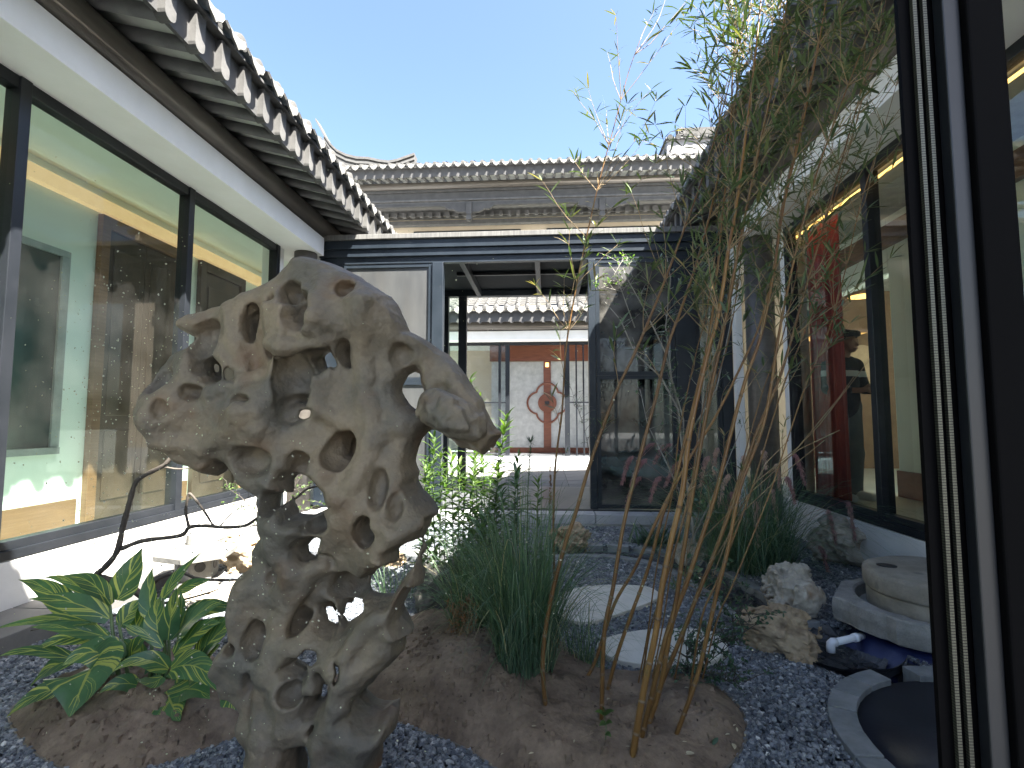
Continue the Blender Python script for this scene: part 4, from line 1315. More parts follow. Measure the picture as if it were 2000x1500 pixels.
for r in rr_:
    for k in range(na):
        a = 2 * PI * k / na
        x, y = BASIN[0] + r * math.cos(a), BASIN[1] + r * math.sin(a)
        bv.append((x, y, -0.105 + 0.09 * (r / BR_) ** 4 + 0.03 * round(3 * float(vnoise(np.array([[x * 2, y * 9, 0]]), 3, 44)[0])) / 3))
for i in range(11):
    for k in range(na):
        bf.append((i * na + k, i * na + (k + 1) % na, (i + 1) * na + (k + 1) % na, (i + 1) * na + k))
tag(bs.add(bv, bf).build('stream_bed', m_slate), kind='structure')
# split slates lying in the stream
sl_ = MB()
for i in range(420):
    t = random.randrange(10, len(dense) - 10)
    c = random.uniform(-SW * 0.8, SW * 0.8)
    p = dense[t] + nmd[t] * c
    a = math.atan2(tgd[t][1], tgd[t][0]) + random.gauss(0, 0.25)
    l, w, h = random.uniform(.05, .16), random.uniform(.015, .04), random.uniform(.008, .02)
    z = -0.075 + 0.06 * (abs(c) / SW) ** 2
    tl_ = random.gauss(0, 0.12)
    vv = []
    for x, y, z8 in base8:
        x, y, z8 = x * l * .5 + random.uniform(-.01, .01), y * w + random.uniform(-.005, .005), z8 * h
        vv.append((p[0] + x * math.cos(a) - y * math.sin(a), p[1] + x * math.sin(a) + y * math.cos(a), z + z8 + x * tl_))
    sl_.add(vv, [tuple(f) for f in q8])
tag(sl_.build('stream_slates', m_slate), kind='stuff')

# pond: sunk basin, ring of kerb bricks
pd = thing('round_pond', 'round empty dark pond basin with grey brick rim beside the millstone', 'pond', (POND[0], POND[1], 0))
MB().lathe([(PR + 0.005, 0.0), (PR - 0.03, -0.10), (PR - 0.07, -0.22), (PR - 0.15, -0.27), (0.0, -0.285)], 64).build('basin', m_liner, pd, smooth=True)
nb_ = 26
for i in range(nb_):
    a0, a1 = 2 * PI * i / nb_ + 0.006, 2 * PI * (i + 1) / nb_ - 0.006
    am = (a0 + a1) / 2
    q = POND + (PR + 0.05) * np.array([math.cos(am), math.sin(am)])
    if path_dist([q], stream)[0] < 0.15: continue
    r0, r1 = PR - 0.005, PR + 0.105
    vs = []
    for z in (-0.08, 0.03 + random.uniform(-.003, .003)):
        for a, r in ((a0, r0), (am, r0), (a1, r0), (a1, r1), (am, r1), (a0, r1)):
            vs.append((r * math.cos(a), r * math.sin(a), z))
    MB().add(vs, [(5, 4, 3, 2, 1, 0), (6, 7, 8, 9, 10, 11)] + [(i, (i + 1) % 6, 6 + (i + 1) % 6, 6 + i) for i in range(6)]).build('brick', m_brick, pd, bevel=0.004)

# ------------------------------------------------------------------ the big water-worn scholar's rock
def px_poly(pts, Y):
    return np.array([(at(u, v, Y).x, at(u, v, Y).z) for u, v in pts])
RY = 1.76
outline = [(583, 504), (600, 501), (632, 508), (660, 520), (700, 540), (735, 563), (765, 580), (785, 612), (800, 650), (830, 662), (868, 690), (905, 728), (940, 778), (960, 822), (979, 846), (965, 868), (946, 887), (920, 872), (895, 869), (878, 862), (862, 848), (846, 841), (832, 843), (818, 858), (810, 885), (806, 908), (811, 930), (808, 945), (816, 962), (836, 985), (855, 1003), (838, 1015), (841, 1024), (830, 1045), (841, 1066), (832, 1082), (828, 1103), (836, 1131), (815, 1128), (803, 1150), (793, 1170), (793, 1190), (800, 1207), (812, 1223), (793, 1231), (792, 1262), (770, 1287), (750, 1305), (728, 1328), (706, 1348), (712, 1360), (725, 1370), (750, 1381), (770, 1371), (781, 1380), (776, 1410), (757, 1430), (745, 1462), (734, 1500), (730, 1590), (642, 1590), (646, 1500), (650, 1440), (618, 1428), (590, 1436), (586, 1500), (583, 1590), (500, 1590), (502, 1500), (498, 1440), (484, 1424), (477, 1400), (480, 1375), (462, 1362), (445, 1358), (436, 1325), (427, 1292), (440, 1262), (462, 1237), (466, 1213), (459, 1167), (461, 1148), (472, 1121), (495, 1103), (496, 1068), (507, 1049), (520, 1036), (523, 967), (507, 957), (488, 948), (472, 924), (450, 905), (441, 906), (437, 915), (419, 929), (402, 927), (385, 915), (368, 908), (340, 877), (318, 850), (305, 820), (303, 790), (310, 755), (320, 715), (335, 690), (356, 680), (380, 675), (390, 664), (374, 657), (356, 645), (364, 621), (380, 611), (420, 600), (465, 584), (508, 564), (513, 556), (529, 541), (567, 517)]
holes = [
    [(417, 712), (423, 705), (430, 716), (427, 731), (419, 727)],
    [(437, 722), (446, 714), (457, 724), (458, 743), (438, 743)],
    [(637, 697), (645, 693), (655, 702), (660, 714), (652, 723), (641, 712)],
    [(585, 803), (597, 799), (609, 802), (606, 816), (592, 821), (583, 815)],
    [(784, 755), (797, 731), (813, 725), (816, 747), (824, 763), (817, 781), (815, 800), (797, 787), (784, 768)],
    [(573, 937), (584, 924), (603, 932), (632, 961), (637, 988), (648, 993), (613, 1004), (587, 1001), (576, 980)],
    [(549, 964), (560, 960), (571, 964), (568, 977), (555, 991), (545, 993)],
    [(600, 1063), (611, 1049), (627, 1049), (619, 1087), (603, 1079)],
    [(635, 1185), (651, 1183), (661, 1201), (661, 1221), (641, 1212)],
    [(677, 1177), (711, 1177), (711, 1196), (680, 1216), (672, 1204)],
    [(580, 1285), (597, 1267), (617, 1270), (620, 1290), (607, 1304)],
    [(650, 1292), (662, 1305), (660, 1330), (648, 1345), (654, 1315)],
    [(630, 1335), (645, 1336), (635, 1360), (624, 1360)],
    [(827, 1048), (795, 1060), (779, 1071), (784, 1092), (747, 1105), (725, 1124), (723, 1140), (728, 1156), (752, 1161), (773, 1156), (784, 1135), (797, 1116), (813, 1095), (826, 1066)],
]
# hollows: u, v, half width, half height (pixels), depth (m), extra tilt
pits = [(516, 640, 22, 46, .17), (596, 585, 30, 34, .12), (622, 618, 36, 46, .15), (560, 600, 20, 24, .06), (655, 690, 22, 18, .07), (702, 582, 24, 22, .08), (606, 735, 44, 68, .15), (638, 708, 32, 36, .11), (600, 790, 28, 30, .14), (684, 872, 36, 42, .20), (698, 700, 18, 30, .12),
        (425, 672, 42, 46, .095), (440, 722, 30, 28, .09), (412, 768, 26, 18, .10), (455, 722, 30, 28, .06), (510, 790, 34, 22, .07), (350, 740, 26, 34, .06), (375, 800, 20, 30, .05), (610, 912, 30, 36, .13), (735, 1030, 26, 30, .12),
        (640, 1010, 34, 28, .12), (581, 1203, 34, 29, .13), (522, 1232, 20, 36, .11), (474, 1250, 11, 13, .12), (680, 1140, 40, 30, .15), (640, 1090, 36, 22, .06), (520, 900, 50, 34, .09),
        (618, 1465, 28, 36, .30), (600, 1320, 26, 24, .10), (512, 1312, 14, 28, .06), (790, 700, 24, 30, .06), (760, 940, 14, 40, .05), (860, 760, 30, 16, .03), (553, 1120, 20, 50, .05),
        (640, 1400, 14, 22, .12), (470, 1410, 22, 20, .10), (790, 980, 16, 30, .06), (555, 690, 18, 18, .05), (840, 800, 26, 18, .04)]
h = 0.0068
xa, xb, ya, yb, za, zb_ = -1.50, 0.02, -0.26, 0.26, -0.10, 1.98
gx, gy_, gz_ = np.arange(xa, xb, h), np.arange(ya, yb, h), np.arange(za, zb_, h)
XX, ZZ = np.meshgrid(gx, gz_, indexing='ij')
Q2 = np.stack([XX.ravel(), ZZ.ravel()], 1)
P2 = np.c_[Q2, np.zeros(len(Q2))]
wob = np.stack([vnoise(P2, 14, 51), vnoise(P2 + 7, 14, 52)], 1) * 0.006 + np.stack([vnoise(P2, 38, 53), vnoise(P2 + 3, 38, 54)], 1) * 0.003
d_out = poly_sdf(Q2 + wob, px_poly(outline, RY))
def smin(a, b, k):
    hh = np.clip(0.5 + 0.5 * (b - a) / k, 0, 1)
    return b * (1 - hh) + a * hh - k * hh * (1 - hh)
d_h = np.full(len(Q2), 1.0)
for hp in holes:
    d_h = np.minimum(d_h, -poly_sdf(Q2 + wob * 0.5, px_poly(hp, RY)))
# broad flanks away from the outline, thin lips round the holes
fl = lambda d, R: np.sqrt(np.clip(1 - (1 - np.clip(d / R, 0, 1)) ** 2, 0, 1))
T = (0.118 + 0.05 * vnoise(P2, 3.0, 55) + 0.02 * vnoise(P2, 8.0, 56))
T *= 0.34 + 0.66 * fl(d_out, 0.075)
T *= 0.20 + 0.80 * fl(d_h, 0.055)
base_w = np.clip((0.45 - Q2[:, 1]) / 0.5, 0, 1)
T = T + 0.03 * base_w
dd = np.minimum(d_out, d_h)
T = np.where(dd > 0, T * np.sqrt(np.clip(dd / 0.02, 0, 1)), dd)
yc = 0.06 * vnoise(P2, 2.6, 57) + 0.045 * vnoise(P2, 6, 58) + 0.012 * vnoise(P2, 13, 59)
T = T.reshape(XX.shape); yc = yc.reshape(XX.shape)
g = T[:, None, :] - np.abs(gy_[None, :, None] - yc[:, None, :])
G3 = None
front = (yc - T)
for (u, v, ru, rv, dp) in pits:
    c = at(u, v, RY)
    rx, rz = ru * RY / F, rv * RY / F
    ix, iz = int((c.x - xa) / h), int((c.z - za) / h)
    if not (0 <= ix < len(gx) and 0 <= iz < len(gz_)): continue
    m = max(rx, rz) * 1.9
    i0, i1 = max(0, int((c.x - m - xa) / h)), min(len(gx), int((c.x + m - xa) / h))
    k0, k1 = max(0, int((c.z - m - za) / h)), min(len(gz_), int((c.z + m - za) / h))
    fy = float(np.median(front[max(0, ix - 3):ix + 4, max(0, iz - 3):iz + 4]))
    A, B, C = np.meshgrid(gx[i0:i1], gy_, gz_[k0:k1], indexing='ij')
    P3 = np.stack([A, B, C], -1)
    w1 = vnoise(P3, 12, 60) * 0.15
    e = np.sqrt(((A - c.x) / rx) ** 2 + ((B - fy + 0.015) / dp) ** 2 + ((C - c.z) / rz) ** 2) - 1 + w1
    e *= min(rx, rz, dp) * 0.9
    blk = g[i0:i1, :, k0:k1]
    g[i0:i1, :, k0:k1] = smin(blk, e, 0.009)
# raised ribs and the broken shoulder on the front
RIBS = [([(548, 842), (590, 806), (640, 800), (690, 822)], .024), ([(735, 610), (722, 700), (735, 790), (745, 860), (716, 935), (690, 965)], .034), ([(452, 770), (500, 752), (540, 735)], .020), ([(560, 620), (575, 680), (600, 690), (660, 680)], .022),
        ([(520, 800), (480, 850), (430, 870), (350, 858)], .028), ([(470, 610), (490, 680), (505, 720)], .020), ([(655, 560), (660, 640), (690, 660)], .020), ([(780, 830), (745, 850), (735, 905)], .026), ([(560, 1050), (600, 1130), (560, 1210), (540, 1300)], .030),
        ([(760, 1010), (790, 1030), (830, 1012)], .020), ([(700, 1250), (740, 1200), (760, 1180)], .028), ([(690, 1340), (660, 1410), (668, 1500)], .034), ([(530, 1340), (545, 1420), (540, 1500)], .034), ([(640, 1100), (590, 1110), (560, 1160)], .022)]
for path, rb in RIBS:
    pw = []
    for u, v in path:
        c = at(u, v, RY)
        ix, iz = int((c.x - xa) / h), int((c.z - za) / h)
        fy = float(np.median(front[max(0, ix - 3):ix + 4, max(0, iz - 3):iz + 4]))
        pw.append(np.array([c.x, fy + rb * 0.45, c.z]))
    for a, b in zip(pw[:-1], pw[1:]):
        lo = np.minimum(a, b) - rb * 3; hi = np.maximum(a, b) + rb * 3
        i0, i1 = max(0, int((lo[0] - xa) / h)), min(len(gx), int((hi[0] - xa) / h))
        k0, k1 = max(0, int((lo[2] - za) / h)), min(len(gz_), int((hi[2] - za) / h))
        A, B, C = np.meshgrid(gx[i0:i1], gy_, gz_[k0:k1], indexing='ij')
        ab = b - a
        t = np.clip(((A - a[0]) * ab[0] + (B - a[1]) * ab[1] + (C - a[2]) * ab[2]) / (ab @ ab), 0, 1)
        e = rb - np.sqrt((A - a[0] - t * ab[0]) ** 2 + (B - a[1] - t * ab[1]) ** 2 + (C - a[2] - t * ab[2]) ** 2)
        g[i0:i1, :, k0:k1] = -smin(-g[i0:i1, :, k0:k1], -e, 0.022)
c = at(892, 812, RY)
A, B, C = np.meshgrid(gx, gy_, gz_, indexing='ij')
P3 = np.stack([A, B, C], -1).astype(np.float32)
sh_w = 0.16 * np.abs(vnoise(P3 * 1.0, 18, 91)) + 0.10 * vnoise(P3, 40, 92)
e = (1 - np.sqrt(((A - c.x) / 0.125) ** 2 + ((B + 0.11) / 0.10) ** 2 + ((C - c.z + 0.35 * (A - c.x)) / 0.072) ** 2) - sh_w) * 0.07
g = -smin(-g, -e, 0.010)
near_s = np.abs(g) < 0.055
sel = P3[near_s]
rid = 0.014 * (0.5 - np.abs(vnoise(sel + 0.03 * np.stack([vnoise(sel, 6, 66), vnoise(sel, 6, 67), vnoise(sel, 6, 68)], -1), 5.0, 65))) + 0.009 * vnoise(sel, 11, 61) + 0.0035 * vnoise(sel, 27, 62) + 0.0016 * vnoise(sel, 60, 63)
rid -= 0.010 * np.clip(vnoise(sel, 17, 64) - 0.55, 0, 1) / 0.45
g[near_s] += rid
# the open holes: tunnels slanting down through the thickness
YY = RY + gy_
D2 = d_h.reshape(XX.shape)
for j, yv in enumerate(YY):
    s = RY / yv
    ix = np.clip(np.round((gx * s - xa) / h).astype(int), 0, len(gx) - 1)
    iz = np.clip(np.round((CAM.z + (gz_ - CAM.z) * s - za) / h).astype(int), 0, len(gz_) - 1)
    e = D2[np.ix_(ix, iz)]
    g[:, j, :] = smin(g[:, j, :], e * 0.9, 0.012)
g = np.pad(g, 1, constant_values=-0.1)
rk = field_mesh('scholar_rock', g, (xa - h, RY + ya - h, za - h), h, m_rock)
tag(rk, 'tall pierced scholar rock with many holes, brown and grey, standing in front of the plants', 'rock')

# smaller garden rocks: lumpy fields with hollows
def garden_rock(label, loc, size, seed, m, npits=8, rough=0.16, rz=0.0, group='small rocks round the gravel'):
    r = np.random.default_rng(seed)
    n = 60
    lin = np.linspace(-1.25, 1.25, n)
    A, B, C = np.meshgrid(lin, lin, lin, indexing='ij')
    P = np.stack([A, B, C], -1) + seed * 1.7
    e = 1 - (np.abs(A) ** 2.4 + np.abs(B) ** 2.4 + np.abs(C) ** 2.4) ** (1 / 2.4)
    e = e + rough * 1.6 * vnoise(P, 1.3, seed) + rough * vnoise(P, 2.7, seed + 1) - rough * 0.7 * np.abs(vnoise(P, 4.5, seed + 2)) + rough * 0.30 * vnoise(P, 9, seed + 3) - rough * 0.55 * np.abs(vnoise(P, 6.5, seed + 7)) + rough * .12 * vnoise(P, 17, seed + 9)
    for i in range(npits):
        d = r.normal(size=3); d /= np.linalg.norm(d)
        c = d * r.uniform(.80, 1.05)
        rr = r.uniform(.18, .42)
        s = np.sqrt(((A - c[0]) / r.uniform(.7, 1.4)) ** 2 + (B - c[1]) ** 2 + (C - c[2]) ** 2) - rr
        e = smin(e, s, 0.045)
    e[0] = e[-1] = -1; e[:, 0] = e[:, -1] = -1; e[:, :, 0] = e[:, :, -1] = -1
    o = field_mesh('garden_rock', e, (-1.25, -1.25, -1.25), 2.5 / (n - 1), m)
    o.data.transform(Matrix.Diagonal((size[0], size[1], size[2], 1)))
    o.location = loc
    o.rotation_euler = (0, 0, rz)
    return tag(o, label, 'rock', group)
def gr_at(u0, u1, v0, v1, label, seed, m, depth=0.8, **kw):
    """rock whose picture box is u0..u1, v0..v1, standing on the gravel"""
    Y = on((u0 + u1) / 2, v1 - (v1 - v0) * 0.12).y
    a, b = at(u0, (v0 + v1) / 2, Y), at(u1, (v0 + v1) / 2, Y)
    zt = at((u0 + u1) / 2, v0, Y).z
    w = (b.x - a.x) / 2
    hz = (zt + 0.05) / 2
    return garden_rock(label, ((a.x + b.x) / 2, Y + w * depth * 0.4, zt - hz), (w, w * depth, hz), seed, m, **kw)
m_prock = mat('pale_garden_rock', (0.25, 0.22, 0.175), (0.48, 0.44, 0.37), rough=0.82, scale=4, bump=0.012, bscale=24, fine=0.2, spots=(5, 0.56, 0.14, (0.20, 0.12, 0.06)))
gr_at(1506, 1612, 1108, 1222, 'upright pale pitted rock between the dry stream and the millstone trough', 5, m_prock, npits=9, rough=0.22)
gr_at(1444, 1594, 1186, 1286, 'low tan rock full of small dark holes on the near edge of the dry stream', 6, m_yrock, npits=16, rough=0.20, rz=-0.4)
gr_at(1592, 1738, 1018, 1120, 'broad brown rock against the right-hand white plinth behind the millstone', 7, m_prock, npits=12, rough=0.20)
gr_at(1078, 1156, 1030, 1082, 'small tan knobbly rock beside the far kerb, behind the grass clump', 8, m_yrock, npits=7, rough=0.24)
gr_at(1318, 1388, 1058, 1102, 'small white rock by the stream half hidden behind bamboo stems', 9, m_prock, npits=5, rough=0.2)
gr_at(418, 530, 1046, 1128, 'sunlit yellow rock with a hollow, just behind the stone lantern', 10, m_yrock, npits=10, rough=0.24)
gr_at(352, 472, 1146, 1192, 'flat sunlit white rock below the stone lantern', 11, m_prock, npits=4, rough=0.2)
gr_at(455, 520, 1126, 1180, 'sunlit pale rock partly behind the left side of the tall scholar rock', 12, m_yrock, npits=5, rough=0.2)
gr_at(738, 792, 1078, 1112, 'small sunlit tan rock seen through the lower hole of the scholar rock', 13, m_yrock, npits=4, rough=0.2)
gr_at(808, 905, 1090, 1215, 'dark mossy boulder behind the grass at the back of the middle bed', 14, mat('dark_boulder', (0.055, 0.055, 0.05), (0.13, 0.125, 0.11), rough=0.85, scale=5, bump=0.01, bscale=22), npits=4, rough=0.2)

# ------------------------------------------------------------------ millstone on its trough, pipe, liner
MX, MY = 2.385, 3.30
ml = thing('millstone', 'old round millstone of two stacked discs on a rough stone trough at the right', 'millstone', (MX, MY, 0))
jr = random.Random(3)
ph = [jr.uniform(0, 6) for _ in range(6)]
def wj(amp):
    return lambda a, r, z: amp * (math.sin(3 * a + ph[0] + z * 9) + 0.6 * math.sin(7 * a + ph[1]) + 0.4 * math.sin(13 * a + ph[2] + z * 20))
MB().lathe([(0.30, 0.150), (0.375, 0.150), (0.382, 0.152), (0.385, 0.160), (0.386, 0.205), (0.386, 0.258), (0.384, 0.266), (0.376, 0.268), (0.30, 0.268)], 72, jit=wj(0.004)).build('lower_disc', m_mill, ml, smooth=True)
MB().lathe([(0.30, 0.272), (0.388, 0.272), (0.398, 0.275), (0.401, 0.284), (0.402, 0.330), (0.400, 0.364), (0.392, 0.378), (0.375, 0.386), (0.36, 0.388), (0.2, 0.394), (0.0, 0.395)], 72, jit=wj(0.005)).build('upper_disc', m_mill, ml, smooth=True)
for a, r, rr in ((2.75, 0.27, 0.030), (1.5, 0.10, 0.040), (-0.3, 0.27, 0.030)):
    MB().lathe([(rr * 1.9, 0.3925), (rr * 1.2, 0.3965), (rr * 1.0, 0.3960), (0.0, 0.3955)], 20, c=(r * math.cos(a), r * math.sin(a))).build('socket', m_dark if r > 0.2 else m_mill, ml, smooth=True)
octo = []
for k in range(9):
    a = 2 * PI * k / 9 + 0.20
    r = [0.66, 0.60, 0.63, 0.64, 0.70, 0.62, 0.61, 0.66, 0.60][k]
    r *= 0.87
    octo.append((min(0.375, r * math.cos(a)), r * math.sin(a)))
dn = []
for i in range(9):
    a, b = octo[i], octo[(i + 1) % 9]
    for t in np.linspace(0, 1, 7, endpoint=False):
        j = 0.008 * jr.uniform(-1, 1)
        dn.append((a[0] + (b[0] - a[0]) * t + j, a[1] + (b[1] - a[1]) * t + j))
n = len(dn)
tr = MB()
def ring(s, z, j=0.0):
    return [(x * s, y * s, z + j * jr.uniform(-1, 1)) for x, y in dn]
inn = [(min(0.34, 0.445 * math.cos(math.atan2(y, x))), 0.445 * math.sin(math.atan2(y, x))) for x, y in dn]
rows = [ring(0.95, 0.055), ring(0.985, 0.065, .004), ring(0.99, 0.09, .006), ring(1.0, 0.14, .004), ring(0.99, 0.192, .005), ring(0.975, 0.204, .005)] + [[(x * 1.03, y * 1.03, 0.208 + jr.uniform(-.006, .004)) for x, y in inn], [(x, y, 0.198) for x, y in inn], [(x * 0.96, y * 0.96, 0.140) for x, y in inn], [(x * 0.3, y * 0.3, 0.138) for x, y in inn]]
vs = [p for r_ in rows for p in r_]
fs = [tuple(range((len(rows) - 1) * n, len(rows) * n))]
for i in range(len(rows) - 1):
    for k in range(n):
        fs.append((i * n + k, i * n + (k + 1) % n, (i + 1) * n + (k + 1) % n, (i + 1) * n + k))
tr.add(vs, fs)
tr.build('trough', m_trough, ml)
MB().lathe([(0.34, -0.12), (0.36, -0.05), (0.36, 0.050), (0.0, 0.054)], 40).build('pedestal', m_liner, ml)
lnr = MB()
lp = []
for i in range(15):
    t = i / 14
    a = PI * 0.93 + t * PI * 0.62
    for r, z in ((0.44, 0.05), (0.50, 0.005), (0.57, -0.055), (0.64, -0.098)):
        lp.append((r * math.cos(a) + 0.01 * math.sin(i * 2.3), r * math.sin(a) + 0.01 * math.sin(i * 1.7 + r * 30), z + 0.012 * math.sin(i * 2.9 + r * 40)))
lnr.add(lp, [(4 * i + k, 4 * i + 4 + k, 4 * i + 5 + k, 4 * i + 1 + k) for i in range(14) for k in range(3)])
lo = lnr.build('liner_sheet', m_blue, None, smooth=True)
lo.location = (MX, MY, 0)
sm = lo.modifiers.new('thick', 'SOLIDIFY'); sm.thickness = 0.004
tag(lo, 'crumpled dark blue liner sheet tucked under the front of the millstone trough', 'liner')
pp = thing('drain_pipe', 'short white plastic pipe with an elbow lying below the trough by the pond', 'pipe', (0, 0, 0))
pa, pb = on(1660, 1248, 0.02), on(1624, 1254, 0.02)
MB().tube([pa + Vector((0.10, 0.05, 0)), pa + Vector((0.02, 0.01, 0)), pb + Vector((0.02, 0, 0))], 0.020, 16).build('straight_pipe', m_pvc, pp, smooth=True)
MB().tube([pb + Vector((0.028, 0, 0)), pb + Vector((0.006, 0, 0.0)), pb + Vector((-0.004, 0, -0.010)), pb + Vector((-0.006, 0, -0.030)), pb + Vector((-0.006, 0, -0.055))], 0.0235, 16).build('elbow', m_pvc, pp, smooth=True)
MB().tube([pa + Vector((0.03, 0.015, 0)), pa + Vector((0.062, 0.031, 0))], 0.0245, 16).build('coupling', m_pvc, pp, smooth=True)

# ------------------------------------------------------------------ stone lantern
LYp = 3.72
c0 = at(384, 1120, LYp)
ln = thing('stone_lantern', 'low pale stone lantern with six-sided cap and round finial, in full sun', 'stone lantern', (c0.x, LYp, 0), 0.25)
def hexa(b, r0, z0, r1, z1, n=6, ph=PI / 6):
    vs = [(r0 * math.cos(ph + k * 2 * PI / n), r0 * math.sin(ph + k * 2 * PI / n), z0) for k in range(n)] + [(r1 * math.cos(ph + k * 2 * PI / n), r1 * math.sin(ph + k * 2 * PI / n), z1) for k in range(n)]
    return b.add(vs, [tuple(range(n - 1, -1, -1)), tuple(range(n, 2 * n))] + [(k, (k + 1) % n, n + (k + 1) % n, n + k) for k in range(n)])
zc = at(384, 1090, LYp - 0.2).z
b = MB(); hexa(b, 0.275, zc - 0.035, 0.28, zc + 0.005); hexa(b, 0.28, zc + 0.0052, 0.10, zc + 0.055); b.build('cap', m_lantern, ln, bevel=0.004)
MB().lathe([(0.074, zc + 0.05), (0.078, zc + 0.058), (0.078, zc + 0.125), (0.070, zc + 0.135), (0.0, zc + 0.137)], 24).build('finial', m_lantern, ln)
bo = MB(); hexa(bo, 0.145, 0.13, 0.145, zc - 0.036); body = bo.build('lamp_box', m_lantern, ln, bevel=0.004)
for k in range(6):
    a = k * PI / 3
    w_ = MB().lathe([(0.036, 0), (0.036, 0.0035), (0.030, 0.004), (0.0, 0.0015)], 20).build('round_opening', m_dark, body)
    r = 0.145 * math.cos(PI / 6)
    w_.location = (r * math.cos(a), r * math.sin(a), (0.13 + zc) / 2)
    w_.rotation_euler = (0, PI / 2, a)
b = MB(); hexa(b, 0.20, 0.085, 0.19, 0.128); b.build('shelf', m_lantern, ln, bevel=0.004)
MB().lathe([(0.10, -0.02), (0.11, 0.0), (0.09, 0.03), (0.10, 0.084)], 24).build('stem', m_lantern, ln)

# ------------------------------------------------------------------ plants
rp = random.Random(11)
def blade(mb, p0, p1, p2, W, face, seg=7, fold=0.12, attr=0.5, wave=0.0, tip=0.65, cut=1.0):
    """leaf along a quadratic curve p0, p1 (pulled towards), p2; face = direction its upper side looks to"""
    p0, p1, p2 = Vector(p0), Vector(p1), Vector(p2)
    face = Vector(face).normalized()
    vs, uv, fs = [], [], []
    ph = rp.random() * 6
    for i in range(seg + 1):
        t = i / seg
        p = p0 * (1 - t) ** 2 + p1 * 2 * t * (1 - t) + p2 * t * t
        d = ((p1 - p0) * (1 - t) + (p2 - p1) * t).normalized()
        s = d.cross(face)
        s = s.normalized() if s.length > 1e-5 else d.orthogonal().normalized()
        nn = s.cross(d)
        w = 0.5 * W * max(0.02, math.sin(PI * min(1, 0.06 + 0.94 * t) ** tip)) * cut
        wv = wave * W * math.sin(ph + t * 11)
        vs += [p - s * w + nn * (fold * w + wv), p - s * w * 0.5 + nn * fold * 0.3 * w, p, p + s * w * 0.5 + nn * fold * 0.3 * w, p + s * w + nn * (fold * w - wv)]
        uv += [(t, 0.0), (t, 0.25), (t, 0.5), (t, 0.75), (t, 1.0)]
    for i in range(seg):
        for k in range(4):
            a = 5 * i + k
            fs.append((a, a + 1, a + 6, a + 5))
    return mb.add(vs, fs, uv, attr)
def thin_blade(mb, p0, p1, p2, W, attr, seg=6):
    p0, p1, p2 = Vector(p0), Vector(p1), Vector(p2)
    vs, fs = [], []
    hz = (p2 - p0)
    s = Vector((-hz.y, hz.x, 0))
    s = s.normalized() if s.length > 1e-4 else Vector((1, 0, 0))
    s = (s + Vector((rp.uniform(-.6, .6), rp.uniform(-.6, .6), rp.uniform(-.2, .2)))).normalized()
    for i in range(seg + 1):
        t = i / seg
        p = p0 * (1 - t) ** 2 + p1 * 2 * t * (1 - t) + p2 * t * t
        w = W * 0.5 * (1 - 0.92 * t ** 1.6)
        vs += [p - s * w, p + s * w]
    for i in range(seg):
        fs.append((2 * i, 2 * i + 1, 2 * i + 3, 2 * i + 2))
    return mb.add(vs, fs, attr=attr)

